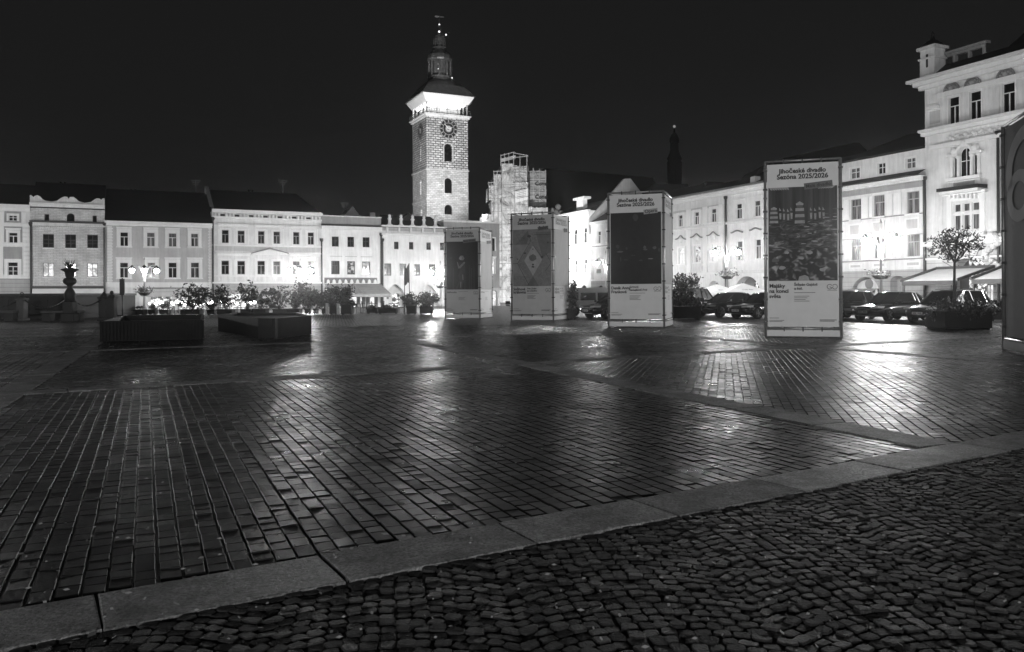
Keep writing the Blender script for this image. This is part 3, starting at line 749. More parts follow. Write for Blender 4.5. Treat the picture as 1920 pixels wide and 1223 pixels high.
zt = h.l(775, 434)[1]; zc = h.l(775, 424.5)[1]
m = MB(); m.box(0, h.x1, .25, .6, zt, zc); m.build('parapet', M['mid'], h.root)
h.band('cornice', 'trim', 775, 424, 427, .3); h.band('cornice', 'trim', 775, 438.5, 442.5, .35)
for i in range(6):
    px = 726+i*22; q = h.rect(px-1.6, 430, px+1.6, 437); h.mb('battlement', 'trim').box(q[0], q[1], -.2, .3, q[2], q[3]+.2)
for i in range(5):
    px = 731+i*21.5; x, z = h.l(px, 423.5); m = MB()
    m.lathe([(.34, 0), (.36, .1), (.2, .2), (.16, .55), (.26, .8), (.14, .95), (.2, 1.1), (.12, 1.3)], 8, (x, .1, zc)); m.build('roof_figure', M['trim'], h.root, smooth=True)
h.wall(zt, 'white'); h.pipe(716.5, 450, 580)
h.roof(zt+.4, 775, 405, 5.5, dl=1.5)
x_, z_ = h.l(762, 401, 4.0); m = MB(); m.prism([(x_-2.8, zt), (x_+2.8, zt), (x_, z_)], 3.0, 7.5); m.build('roof_gable', M['roof2'], h.root)
h.done()
# H7
h = House(PL, PHL, 833, 937, 'grey flat topped corner house half hidden behind the leftmost poster column', group=GR)
h.win((921, 447, 927.5, 470.5), frame='framed', surr=.15, bars='C'); h.win((921, 486, 927.5, 514), frame='frame', pane='litb', surr=.1, hood=.05, bars='C'); h.win((868, 440, 876, 462), frame='framed', surr=.12)
a, b, c, d = h.rect(922, 545, 933, 580); h.ops.append((a, b, 0, d, 'round', .5)); h.recess(a, b, 0, d, 'litb', 1.2, 'pale', 'doorway')
zt = h.l(885, 418)[1]
h.wall(zt, 'grey', h.l(885, 540)[1], 'mid'); m = MB(); m.box(-.1, h.x1+.1, -.15, 9.1, zt, zt+.22); m.build('coping', M['pale'], h.root)
h.bx('plinth', 'dim', (837, 576, 937, 583), .1); h.done()

def roof_bits(px, py, Y, kind, label, hgt=1.4):
    p = at(px, py, Y); o = empty(kind, (p.x, p.y, p.z-.6), PHL, label=label, cat=kind.replace('_', ' '))
    if kind == 'roof_aerial':
        m = MB(); m.tube([(0, 0, 0), (0, 0, hgt+.6)], .04, 5)
        for z, w in ((.98, .5), (.86, .4), (.72, .3)): m.tube([(-w, 0, (hgt+.6)*z), (w, 0, (hgt+.6)*z)], .025, 4)
        m.build('mast', M['alu'], o)
    else:
        m = MB(); m.box(-.4, .4, -.3, .3, -.8, hgt); m.box(-.48, .48, -.38, .38, hgt, hgt+.12); m.build('stack', M['stone'], o, bevel=.02)
        for x in (-.2, .2): q = MB(); q.lathe([(.12, hgt+.12), (.1, hgt+.4)], 8, (x, 0, 0)); q.build('chimney_pot', M['stoned'], o)
roof_bits(530, 360, 94, 'roof_aerial', 'aerial mast on the roof of the ornate pedimented house')
roof_bits(646, 403, 98, 'roof_aerial', 'aerial mast above the plain white house', 1.5)
roof_bits(367, 358, 90, 'roof_aerial', 'aerial mast at the right end of the long plain roof', 1.2)
roof_bits(118, 350, 86, 'roof_chimney', 'brick chimney on the roof of the wavy parapet house', .7)
roof_bits(250, 362, 89, 'roof_chimney', 'brick chimney on the long plain roof of the grey house', .6)
roof_bits(470, 364, 93, 'roof_chimney', 'brick chimney on the roof of the ornate pedimented house', .7)

# ================================================================== right row
GR2 = 'houses along the lit side of the square'
h = House(PR, PHR, 1040, 1108, 'narrow white house with arched upper windows and a scrolled chimney on its eaves', group=GR2)
for x0, x1, y0, y1 in ((84, 98, 445, 530), (140, 165, 420, 526), (208, 235, 407, 517)): h.win(cF(x0, y0, x1, y1), arch='round', surr=.16, sill=.15, bars='T')
for x0, x1, y0, y1 in ((84, 98, 650, 737), (142, 164, 645, 733), (210, 235, 636, 727)): h.win(cF(x0, y0, x1, y1), surr=.14, sill=.15, bars='T', pane='curtd')
for x in (108, 178, 248): h.bx('pilaster', 'trim', cF(x, 350, x+12, 735), .1)
h.win(cF(188, 820, 232, 870), arch='round', frame='framed', bars=''); h.win(cF(100, 825, 140, 870), arch='round', frame='framed', bars='')
ze = h.l(1085, 398.5)[1]
h.band('cornice', 'trim', 1085, 397, 401, .5); h.band('cornice', 'trim', 1085, 401, 403, .3)
for i in range(12): x = 84+i*15; h.bx('bracket', 'trim', cF(x, 338-i*3, x+7, 366-i*3), .3)
h.band('string_course', 'trim', 1085, 463, 465, .12); h.band('string_course', 'trim', 1085, 513, 517, .2)
h.wall(ze, 'white', depth=7); h.roof(ze+.1, 1085, 385, 3.5)
q = h.rect(1073, 370, 1094, 398); m = MB(); cx = (q[0]+q[1])/2; w = (q[1]-q[0])
m.prism([(cx-w*.3, ze), (cx+w*.3, ze), (cx+w*.27, ze+(q[3]-ze)*.85), (cx-w*.27, ze+(q[3]-ze)*.85)], .3, 1.0); m.box(cx-w*.5, cx+w*.5, .1, 1.2, ze+(q[3]-ze)*.85, q[3]); m.build('chimney', M['pale'], h.root); h.done()

h = House(PR, PHR, 1108, 1250, 'white house with a steep lit gable end partly hidden by the middle poster column', group=GR2)
for x0, x1, y0, y1 in ((308, 333, 435, 522), (372, 398, 425, 512)): h.win(cF(x0, y0, x1, y1), surr=.2, sill=.1)
for i in range(3): h.win((1165+i*32, 425-i*5, 1174+i*32, 452-i*5), surr=.2)
a, b, c, d = h.rect(*cF(296, 700, 335, 775)); MB().lathe([(.01, 0), (.75, 0), (.75, .02)], 16, (0, 0, 0))
m = MB(); m.prism([((a+b)/2+.75*math.cos(t/8*math.pi), (c+d)/2-.1-.9*abs(math.sin(t/8*math.pi))) for t in range(9)], -.05, -.002); m.build('wall_shield', M['trim'], h.root)
h.bx('shop_sign', 'framed', cF(303, 706, 333, 736), .08)
ze = h.l(1125, 417)[1]
h.band('cornice', 'trim', 1125, 415, 420, .35); h.band('string_course', 'dim', 1125, 461.5, 462.5, .1); h.band('string_course', 'trim', 1125, 463, 465, .15); h.band('string_course', 'trim', 1125, 524, 527, .2)
h.win(cF(310, 822, 350, 880), arch='round', frame='framed', bars=''); h.win(cF(365, 830, 400, 880), arch='round', frame='framed', bars='')
h.bx('wall_panel', 'mid', cF(262, 540, 282, 780), .05)
h.wall(ze, 'pale', h.l(1125, 525)[1], 'rust', depth=12)
zr = h.l(1153, 349, 6)[1]
m = MB(); m.prism([(0, ze), (0, ze+.1), (.1, ze)], -.1, .1)
m = MB(); xg = -.05
m.poly([(xg, -.4, ze-1.6), (xg, -.4, ze+.6), (xg, 5.2, zr+.5), (xg, 6.2, zr+.6), (xg, 12, ze+.3), (xg, 12, ze-1.6)]); m.poly([(xg+.4, -.4, ze), (xg+.4, -.4, ze+.6), (xg+.4, 5.2, zr+.5), (xg+.4, 6.2, zr+.6), (xg+.4, 12, ze+.3)])
m.poly([(xg, -.4, ze+.6), (xg+.4, -.4, ze+.6), (xg+.4, 5.2, zr+.5), (xg, 5.2, zr+.5)]); m.poly([(xg, -.4, ze-1.6), (xg+.4, -.4, ze-1.6), (xg+.4, -.4, ze+.6), (xg, -.4, ze+.6)])
m.build('gable_wall', M['mid'], h.root)
h.roof(ze+.1, 1200, 368, 6.0, x0=.45); h.done()

h = House(PR, PHR, 1250, 1363, 'white baroque house with pilasters and brightly lit first floor windows', group=GR2)
for x0, x1, y0, y1 in ((885, 918, 318, 402), (1000, 1036, 296, 387), (1120, 1160, 273, 370)): h.win(cF(x0, y0, x1, y1), surr=.25, sill=.25, pane='curtd')
for x0, x1, y0, y1, p in ((889, 931, 555, 668, 'litb'), (1003, 1048, 540, 659, 'lit'), (1128, 1172, 530, 650, 'litb')): h.win(cF(x0, y0, x1, y1), surr=.2, sill=.3, pane=p)
for i, x in enumerate((950, 1066, 1180)):
    h.bx('pilaster', 'trim', cF(x, 280-i*19, x+30, 400-i*18), .12); h.bx('pilaster', 'trim', cF(x, 425-i*16, x+30, 735-i*4), .12)
for i, (x0, x1) in enumerate(((872, 945), (978, 1065), (1096, 1188))):
    y = 487-i*13; pts = []
    for k in range(13):
        t = k/12; yy = y-22*math.exp(-((t-.5)*5)**2)+6*abs(t-.5)*2
        x, z = h.l(1040+(x0+(x1-x0)*t)/K, 320+yy/K); pts.append((x, -.12, z))
    m = MB(); m.tube(pts, .07, 6); m.build('scrolled_hood', M['dim'], h.root)
    x, z = h.l(1040+(x0+x1)/2/K, 320+(y+12)/K); m = MB(); m.ball((x, -.02, z), .28, 8, 6, 1.3); m.build('shell_ornament', M['trim'], h.root)
for i, (x0, x1) in enumerate(((870, 935), (985, 1060), (1100, 1185))): h.bx('wall_panel', 'pale', cF(x0, 690-i*3, x1, 725-i*3), .05)
for i, (x0, x1) in enumerate(((850, 940), (978, 1058), (1096, 1178))): h.bx('wall_panel', 'mid', cF(x0, 300-i*20-12, x1, 300-i*20+4), .03)
ze = h.l(1308, 370)[1]
h.band('cornice', 'trim', 1308, 367, 371, .5); h.band('cornice', 'trim', 1308, 371, 376, .25); h.band('string_course', 'trim', 1308, 425.5, 428.5, .22); h.band('string_course', 'trim', 1308, 512, 516, .2)
m = MB()
for i in range(44): m.tube([(i*h.x1/44+.1, -.62, ze+.12), (i*h.x1/44+.1, 0.2, ze+.5)], .07, 5)
m.build('eave_tiles', M['pale'], h.root)
a, b, c, d = h.rect(*cF(1098, 790, 1185, 890)); h.ops.append((a, b, 0, d, 'round', .8)); h.recess(a, b, 0, d, 'litb', 3, 'mid', 'arcade_bay')
a, b, c, d = h.rect(*cF(860, 800, 940, 900)); h.ops.append((a, b, 0, d, 'round', .8)); h.recess(a, b, 0, d, 'litb', 3, 'mid', 'arcade_bay')
h.wall(ze, 'pale', h.l(1308, 515)[1], 'white'); h.roof(ze+.1, 1308, 352, 4.5); h.pipe(1362.5, 371, 585, .12); h.done()

h = House(PR, PHR, 1363, 1578, 'white house with scalloped eave tiles and a wide arcade arch behind the parasols', group=GR2)
for x0, x1, y0, y1 in ((1300, 1344, 237, 345), (1429, 1476, 214, 328)): h.win(cF(x0, y0, x1, y1), surr=.28, sill=.3, hood=.05, frame='frame', pane='curt' if x0 > 1400 else 'pane')
for x0, x1, y0, y1, p in ((1305, 1348, 505, 642, 'curt'), (1437, 1480, 492, 633, 'curtd')): h.win(cF(x0, y0, x1, y1), surr=.26, sill=.3, pane=p)
for i, px in enumerate((1450, 1490, 1530)): h.win((px-6, 368-i*8, px+6, 398-i*8), surr=.28); h.win((px-6, 445-i*5, px+6, 485-i*5), surr=.28)
for i, x in enumerate((1312, 1444)):
    pts = []
    for k in range(11):
        t = k/10; x_, z_ = h.l(1040+(x-42+84*t)/K, 320+(447-i*18-14*math.sin(t*math.pi)**2-t*6)/K); pts.append((x_, -.12, z_))
    m = MB(); m.tube(pts, .08, 6); m.build('scrolled_hood', M['dim'], h.root)
ze = h.l(1400, 354)[1]
h.band('cornice', 'trim', 1400, 350.5, 355, .55); h.band('cornice', 'trim', 1400, 355, 361, .3); h.band('string_course', 'trim', 1400, 413, 417, .24); h.band('string_course', 'pale', 1400, 507, 512, .2)
m = MB()
for i in range(80): m.tube([(i*h.x1/80+.1, -.66, ze+.12), (i*h.x1/80+.1, 0.2, ze+.5)], .07, 5)
m.build('eave_tiles', M['pale'], h.root)
a, b, c, d = h.rect(*cF(1285, 758, 1475, 900)); h.ops.append((a, b, 0, d, 'round', .9)); h.recess(a, b, 0, d, 'shop', 3, 'mid', 'arcade_bay')
h.wall(ze, 'white'); h.roof(ze+.1, 1440, 322, 5.0); x_, z_ = h.l(1417, 338, 1.6)
m = MB(); m.box(x_-.35, x_+.35, 1.2, 1.9, ze, z_+.35); m.build('chimney', M['pale'], h.root); h.done()

# R5 bay house
h = House(PR, PHR, 1578, 1737, 'striped white house with decorated panels and tall curtained windows behind the brightest lamp', group=GR2)
P5 = 'curt'
for r in ((629, 365, 690, 490), (768, 341, 832, 470), (966, 318, 1042, 452)): h.win(cG(*r), surr=.0, frame='frameg', pane=P5, sill=.1)
for r in ((632, 604, 692, 735), (770, 592, 838, 722), (968, 577, 1045, 712)): h.win(cG(*r), surr=.0, frame='frameg', pane=P5, sill=.1)
for r in ((625, 176, 686, 242), (790, 146, 840, 214), (960, 115, 1022, 180)): h.win(cG(*r), surr=.1, frame='frame', pane='curt' if r[0] != 790 else 'pane', bars='C')
for r in ((592, 370, 620, 485), (592, 610, 622, 730), (697, 355, 735, 480), (697, 600, 738, 725), (742, 350, 760, 475), (848, 335, 880, 465), (848, 590, 880, 715), (892, 328, 935, 458), (892, 585, 935, 708), (1050, 310, 1072, 440), (1052, 570, 1075, 700)): h.bx('wall_stripe', 'trim', cG(*r), .06)
for r in ((618, 515, 693, 588), (757, 498, 835, 570), (957, 478, 1047, 553), (620, 755, 700, 787), (760, 747, 845, 780), (960, 738, 1055, 774)):
    h.bx('decor_panel', 'trim', cG(*r), .08); w = 12; h.bx('panel_field', 'mid', cG(r[0]+w, r[1]+w*.8, r[2]-w, r[3]-w*.8), .1)
z1 = h.l(1655, 260+250/3.219)[1]; ze = h.l(1655, 260+105/3.219)[1]
h.band('cornice', 'trim', 1655, 341, 346, .55); h.band('cornice', 'pale', 1655, 346, 349.5, .35); h.band('frieze', 'grey', 1655, 350, 360, .12); h.band('string_course', 'dim', 1655, 407, 408.5, .14); h.band('string_course', 'dim', 1655, 444, 445, .14); h.band('string_course', 'dim', 1655, 487, 489, .2)
q = h.l(1655, 330)[1], h.l(1655, 340)[1]
m = MB(); m.poly([(-.05, -.02, q[0]), (h.x1+.05, -.02, q[0]), (h.x1+.05, -.9, q[1]), (-.05, -.9, q[1])]); m.poly([(-.05, -.9, q[1]), (h.x1+.05, -.9, q[1]), (h.x1+.05, -.02, q[1]-.02), (-.05, -.02, q[1]-.02)]); m.build('eave_roof', M['roof'], h.root)
for r in ((635, 835, 800, 960), (868, 830, 955, 960)):
    a, b, c, d = h.rect(*cG(*r)); h.ops.append((a, b, 0, d, 'segment' if r[0] > 800 else 'round', .8)); h.recess(a, b, 0, d, 'litb' if r[0] > 800 else 'shopd', 2.5, 'mid', 'arcade_bay')
a, b, c, d = h.rect(*cG(630, 905, 800, 955)); m = MB(); m.poly([(a, -.1, d), (b, -.1, d), (b+.2, -1.2, c+.4), (a-.2, -1.2, c+.4)])
for i in range(14): x = a-.2+i*(b-a+.4)/14; w = (b-a+.4)/14; m.prism([(x, c+.4), (x+w, c+.4), (x+w*.8, c+.15), (x+w*.2, c+.15)], -1.21, -1.19)
m.build('awning', M['grey'], h.root)
a, b, c, d = h.rect(*cG(632, 840, 800, 905)); m = MB(); cx = (a+b)/2
m.prism([(cx+(b-a)*.46*math.cos(t/12*math.pi), c+(d-c)*.85*math.sin(t/12*math.pi)) for t in range(13)], .5, .55); m.build('shop_sign', M['pale'], h.root)
m = MB(); m.lathe([(.3, 0), (.34, .02), (.3, .04)], 16); m2 = MB()
m2.prism([(cx+.42*math.cos(t/12*6.283), c+(d-c)*.42+.42*math.sin(t/12*6.283)) for t in range(12)], .46, .49); m2.build('sign_medallion', M['dim'], h.root)
h.wall(ze, 'pale', h.l(1655, 507)[1], 'rust'); h.roof(ze+.1, 1655, 262, 5.0, dl=2.5, x1=h.x1-.1); h.pipe(1735.5, 335, 590, .12); h.done()

# R6 tall corner building
h = House(PR, PHR, 1736, 1990, 'tall ornate white building with a corner turret and lunette frieze', name='tall_building', cat='building', group=None)
for r in ((427, 508, 500, 693), (569, 470, 648, 665), (788, 413, 876, 612), (1010, 345, 1090, 548)): h.win(cH(*r), surr=.1, frame='frame', pane='pane', bars='T')
zf0 = h.l(1780, 174)[1]
for x, y, w in ((450, 440, 50), (592, 404, 52), (815, 346, 57), (1040, 285, 55)):
    cx, cz = h.l(1660+x/3.597, 40+(y+32)/3.597); ra = (h.l(1660+(x+w)/3.597, 40+y/3.597)[0]-h.l(1660+(x-w)/3.597, 40+y/3.597)[0])/2
    m = MB(); m.m = 0; m.prism([(cx+ra*.92*math.cos(t/16*math.pi), cz+ra*.92*math.sin(t/16*math.pi)) for t in range(17)], -.05, -.002)
    m.m = 1; m.tube([(cx+ra*math.cos(t/16*math.pi), -.08, cz+ra*math.sin(t/16*math.pi)) for t in range(17)], .09, 6)
    m.m = 0; m.ball((cx, -.12, cz+ra*.4), ra*.32, 8, 6); 
    for k in range(1, 6): m.ball((cx+ra*.68*math.cos(k/6*math.pi), -.1, cz+ra*.68*math.sin(k/6*math.pi)), ra*.15, 6, 5)
    m.build('lunette', [M['grey'], M['dim']], h.root)
zc = h.l(1800, 131)[1]
PXC = 1800
def yb(px, x0, y0, x1, y1): return y0+(px-x0)*(y1-y0)/(x1-x0)
yc = yb(PXC, 1721, 154, 1920, 100)
zc = h.l(PXC, yc)[1]; h.mb('cornice', 'trim').box(-.9, h.x1, -1.0, -.01, zc-.22, zc); h.mb('cornice', 'trim').box(-.6, h.x1, -.6, -.012, zc-.5, zc-.225); h.mb('cornice', 'pale').box(-.3, h.x1, -.35, -.014, zc-.8, zc-.505)
yy = yb(PXC, 1762, 175, 1920, 137); z = h.l(PXC, yy)[1]; h.mb('string_course', 'trim').box(1.2, h.x1, -.16, -.003, z-.35, z)
yy = yb(PXC, 1736, 246, 1920, 208); zb = h.l(PXC, yy)[1]; h.mb('cornice', 'trim').box(-.1, h.x1, -.7, -.01, zb-.2, zb); h.mb('cornice', 'trim').box(-.05, h.x1, -.45, -.012, zb-.45, zb-.205)
yy = yb(PXC, 1743, 277, 1873, 249); zd = h.l(PXC, yy)[1]; h.mb('cornice', 'trim').box(.6, h.x1-3, -.3, -.01, zd-.3, zd)
for i in range(26):
    x, z = 1.9+i*.17, (zb+zd)/2-.25+.12*math.sin(i*1.7); h.mb('garland', 'pale').ball((x, -.06, z), .1+.05*abs(math.sin(i*2.3)), 6, 4)
h.bx('wall_panel', 'pale', cH(290, 500, 360, 560), .1); h.bx('corbel', 'trim', cH(295, 575, 368, 595), .35); h.bx('wall_panel', 'pale', cH(660, 455, 770, 640), .04); h.bx('wall_panel', 'mid', cH(300, 605, 370, 690), .03)
# Venetian window
cw = cH(458, 905, 628, 1062); a, b, c, d = h.rect(*cw); w = (b-a)
for q0, q1, top, ar in ((0, .2, d, None), (.28, .72, h.l(1660+545/3.597, 40+852/3.597)[1], 'round'), (.8, 1, d, None)): h.win(None, rel=(a+w*q0, a+w*q1, c, top), arch=ar, frame='frame', pane='pane', bars='C' if ar else '')
for q0 in (-.08, .2, .72, 1.0): h.mb('column', 'trim').lathe([(.16, 0), (.16, .1), (.12, .15), (.11, d-c-.2), (.17, d-c-.1), (.17, d-c)], 10, (a+w*(q0+.04), -.08, c))
h.mb('window_cornice', 'trim').box(a-.4, a+w*.27, -.3, -.003, d+.02, d+.2); h.mb('window_cornice', 'trim').box(a+w*.73, b+.4, -.3, -.003, d+.02, d+.2)
m = MB(); cx = (a+b)/2; m.tube([(cx+w*.3*math.cos(t/14*math.pi), -.15, d+.2+w*.3*math.sin(t/14*math.pi)) for t in range(15)], .14, 6); m.ball((cx, -.2, d+.2+w*.36), .25, 8, 6); m.ball((cx-w*.42, -.1, d+w*.22), .3, 8, 5); m.ball((cx+w*.42, -.1, d+w*.22), .3, 8, 5); m.build('window_ornament', M['trim'], h.root)
h.bx('window_apron', 'trim', cH(425, 1048, 655, 1070), .35); h.bx('window_apron', 'pale', cH(445, 1072, 645, 1125), .12); h.bx('apron_panel', 'grey', cH(468, 1082, 610, 1113), .15)
h.bx('balcony_cornice', 'roof', cH(410, 1118, 690, 1140), 1.1); h.bx('balcony_cornice_edge', 'trim', cH(410, 1141, 670, 1160), .8)
for i in range(7): h.bx('bracket', 'trim', cH(450+i*28, 1164, 462+i*28, 1195), .4)
# lower triple window
a, b, c, d = h.rect(*cI(490, 78, 672, 272)); w = b-a
for q0, q1 in ((0, .27), (.36, .63), (.72, 1)):
    zm = c+(d-c)*.62; h.win(None, rel=(a+w*q0, a+w*q1, c, zm-.08), frame='frame', pane='curt', bars=''); h.win(None, rel=(a+w*q0, a+w*q1, zm+.12, d), frame='frame', pane='curt', bars='')
m = MB(); m.box(a-.5, a-.1, -.12, -.002, c-.2, d+.6); m.box(b+.1, b+.5, -.12, -.002, c-.2, d+.6); m.box(a-.1, b+.1, -.12, -.002, d+.2, d+.6); m.box(a-.6, b+.6, -.4, -.003, c-.45, c-.2); m.box(a-.7, b+.7, -.35, -.003, d+.62, d+.8); m.build('window_surround', M['trim'], h.root)
for px in (1722, 1770): pass
h.bx('wall_panel', 'pale', cI(330, 10, 410, 240), .04); h.bx('wall_panel', 'pale', cI(705, 0, 830, 255), .04)
zg = h.l(1800, 360+365/K)[1]; h.mb('string_course', 'trim').box(-.1, h.x1, -.3, -.01, zg-.15, zg+.2); h.mb('string_course', 'pale').box(-.1, h.x1, -.2, -.01, zg-1.2, zg-1.05)
h.bx('relief_panel', 'dim', cI(765, 280, 843, 350), .06)
a2, b2, c2, d2 = h.rect(*cI(775, 290, 835, 342)); m = MB()
for k in range(6): m.ball((a2+(b2-a2)*(k+.5)/6, -.1, c2+(d2-c2)*(.5+.35*math.sin(k*2.2))), .16, 7, 5)
m.tube([(a2+(b2-a2)*t/8, -.1, (c2+d2)/2+.3*math.sin(t*1.3)) for t in range(9)], .06, 5); m.build('relief_ornament', M['pale'], h.root)
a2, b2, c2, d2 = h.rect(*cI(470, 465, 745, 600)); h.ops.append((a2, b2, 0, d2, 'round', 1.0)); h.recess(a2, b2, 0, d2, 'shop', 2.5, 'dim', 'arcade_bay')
m = MB(); cx = (a2+b2)/2
for k in range(9): t = math.pi*(k+.5)/9; ra = (b2-a2)/2; m.tube([(cx+(ra+.1)*math.cos(t), -.03, d2-ra+(ra+.1)*math.sin(t)), (cx+(ra+1.0)*math.cos(t), -.03, d2-ra+(ra+1.0)*math.sin(t))], .03, 4)
m.build('arch_joints', M['dim'], h.root)
x, z = h.l(1862, 478); m = MB()
for k in range(14): m.ball((x+.5*math.sin(k*.7), -.2, z+1.4-k*.2), .28-.01*k, 8, 6)
m.build('cartouche', M['pale'], h.root)
for px0, px1 in ((1850, 1862),): a3, b3, c3, d3 = h.rect(px0, 535, px1, 565); h.ops.append((a3, b3, c3, d3, None)); m = MB(); m.poly([(a3, .2, c3), (b3, .2, c3), (b3, .2, d3), (a3, .2, d3)]); m.build('window', M['litb'], h.root)
h.wall(zc-.1, 'pale', zg, 'rustw', depth=14)
# roof with parapet
m = MB(); zp0 = zc-.1
m.poly([(.0, -.6, zc+.02), (h.x1, -.6, zc+.02), (h.x1, .8, zc+1.0), (0, .8, zc+1.0)]); m.build('eave_roof', M['roof'], h.root)
pa = h.rect(*cH(345, 165, 660, 330)); x0p, x1p = h.l(1660+345/3.597, 100, .8)[0], h.l(1660+660/3.597, 90, .8)[0]
zpt = h.l(1660+500/3.597, 40+200/3.597, .8)[1]; m = MB()
ops = [(x0p+(x1p-x0p)*q, x0p+(x1p-x0p)*(q+.26), zc+.5, zpt-.22, None) for q in (.1, .42, .72)]
wall_grid(m, 1.2, x1p+.2, zc+.1, zpt, ops, .3, tf=lambda x, y, z: (x, y+.8, z)); m.box(1.1, x1p+.3, .7, 1.2, zpt, zpt+.2); m.build('roof_parapet', M['grey'], h.root)
m = MB(); m.poly([(x1p, 1, zc), (h.x1, 1, zc), (h.x1, 7, zc+6), (x1p+3, 7, zc+6)]); m.poly([(1, 1.2, zc+.6), (h.x1, 1.2, zc+.6), (h.x1, 7, zc+2), (1, 7, zc+2)]); m.build('roof', M['roof'], h.root)
tx = h.l(1749, 120, .2)[0]; zt0 = zc; zt1 = h.l(1749, 92, .2)[1]; zt2 = h.l(1749, 86, .2)[1]
m = MB(); m.box(tx-.62, tx+.62, -.45, .8, zc, zc+(zt1-zc)*.62); m.box(tx-.72, tx+.72, -.55, .9, zc+(zt1-zc)*.62, zc+(zt1-zc)*.68); m.box(tx-.6, tx+.6, -.42, .78, zc+(zt1-zc)*.68, zt1-.1); m.box(tx-.8, tx+.8, -.62, .98, zt1-.1, zt1+.12); m.build('corner_turret', M['pale'], h.root)
m = MB(); m.lathe([(.85, 0), (.8, .15), (.5, .35), (.45, .42), (.18, .6), (.1, .9), (.16, 1.0), (.02, 1.25)], 10, (tx, .18, zt1+.12)); m.build('turret_cap', M['roof'], h.root, smooth=True)
m = MB(); m.box(tx-.08, tx+.08, -.47, -.44, zc+.8, zc+1.8); m.build('turret_slit', M['black'], h.root)
h.pipe(1873.5, 250, 590, .1); h.done()

# ================================================================== clock tower
YT = 160.0
h = House(gx(801.3, YT), PHL, 801.3, 879, 'tall illuminated stone clock tower with a dark onion lantern above the rooftops', name='clock_tower', cat='tower')
wT = h.x1; zg = h.l(801.3, 213)[1]; z1 = h.l(801.3, 316)[1]; z2 = h.l(801.3, 374)[1]; tf = lambda x, y, z: (x, y, z)
def tops(r, arch='round'): a, b, c, d = h.rect(*r); return (a, b, c, d, arch)
lo = [tops(cC(388, 1118, 432, 1172))]; mi = [tops(cC(389, 972, 431, 1056))]; up = [tops(cC(387, 785, 431, 883))]
def pane(o): 
    m = MB(); sp_, cv = arch_curve(*o[:4], 'round'); m.poly([(x, .4, z) for x, z in [(o[0], o[2])]+cv+[(o[1], o[2])]]); w = m.build('window', M['pane'], h.root)
    f = MB(); f.tube([(x, -.05, z) for x, z in [(o[0]-.12, o[2])]+[(o[0]-.12+(x-o[0])*(1+.24/(o[1]-o[0])), z+.1) for x, z in cv]+[(o[1]+.12, o[2])]], .14, 6); f.build('surround', M['mid'], w)
for o in (lo[0], mi[0], up[0]): pane(o)
m = MB(); o = up[0]; m.prism([((o[0]+o[1])/2+1.35*math.cos(t/12*math.pi), o[3]-.9+1.25*math.sin(t/12*math.pi)) for t in range(13)], -.25, -.05); 
def side(zt_, za, zb): return [(4.0, 5.0, za, zb, 'round')]
# side face openings (face coordinate runs from the far corner to the near corner)
def sf(x, y, z): return (y, wT-x, z)
for nm, mat, za, zb_, ops, so_ in (('shaft_base', 'tower_lo', -1, z2, lo, [(5.2, 6.2, z2-5.2, z2-1.6, 'round')]), ('shaft_middle', 'tower_lo', z2, z1, mi, [(4.9, 5.9, z2+1.3, z2+4.2, 'round')]), ('shaft_top', 'tower_up', z1, zg, up, [(4.9, 5.9, z1+2.0, z1+5.0, 'round')])):
    m = MB(); wall_grid(m, 0, wT, za, zb_, ops, .45); wall_grid(m, 0, wT, za, zb_, so_, .45, tf=sf); m.poly([(wT, 0, za), (wT, wT, za), (wT, wT, zb_), (wT, 0, zb_)]); m.poly([(0, wT, za), (wT, wT, za), (wT, wT, zb_), (0, wT, zb_)])
    m.build(nm, M[mat], h.root)
    a, b, c, d, k_ = so_[0]; sp_, cv = arch_curve(a, b, c, d, k_); MB().poly([sf(x, .4, z) for x, z in [(a, c)]+cv+[(b, c)]]).build('window', M['pane'], h.root)
m = MB()
for z in (z1, z2): MB().box(-.18, wT+.18, -.18, wT+.18, z-.16, z+.1).build('string_course', M['mid'], h.root)
m = MB(); m.box(-.55, wT+.55, -.55, wT+.55, zg-.1, zg+.12); m.box(-.3, wT+.3, -.3, wT+.3, zg-.5, zg-.101); m.build('gallery_floor', M['pale'], h.root)
zr0 = h.l(801.3, 190)[1]; zr1 = h.l(801.3, 177)[1]
m = MB(); m.box(1.2, wT-1.2, 1.2, wT-1.2, zg+.12, zr0); m.build('gallery_core', M['white'], h.root)
m = MB(); 
for i in range(5):
    for fx, fy in (((i/4), 0), (0, i/4), (1, i/4)):
        x = fx*(wT-.3)+.15; y = fy*(wT-.3)+.15; m.box(x-.14, x+.14, y-.14, y+.14, zg+.12, zr0)
m.build('gallery_column', M['pale'], h.root)
m = MB()
m.box(.6, wT-.6, .7, .9, zr0-.25, zr0-.05); m.box(.7, .9, 1.0, wT-.6, zr0-.25, zr0-.05)
m.build('gallery_light', M['gal'], h.root)
m = MB()
for z in (zg+.35, zg+1.1): m.tube([(-.45, wT, z), (-.45, -.45, z), (wT+.45, -.45, z), (wT+.45, wT, z)], .05, 5)
for i in range(30):
    x = -.45+i*(wT+.9)/29; m.tube([(x, -.45, zg+.12), (x, -.45, zg+1.1)], .03, 4); m.tube([(-.45, x, zg+.12), (-.45, x, zg+1.1)], .03, 4)
m.build('railing', M['iron'], h.root)
m = MB(); o_ = .9; i_ = .1
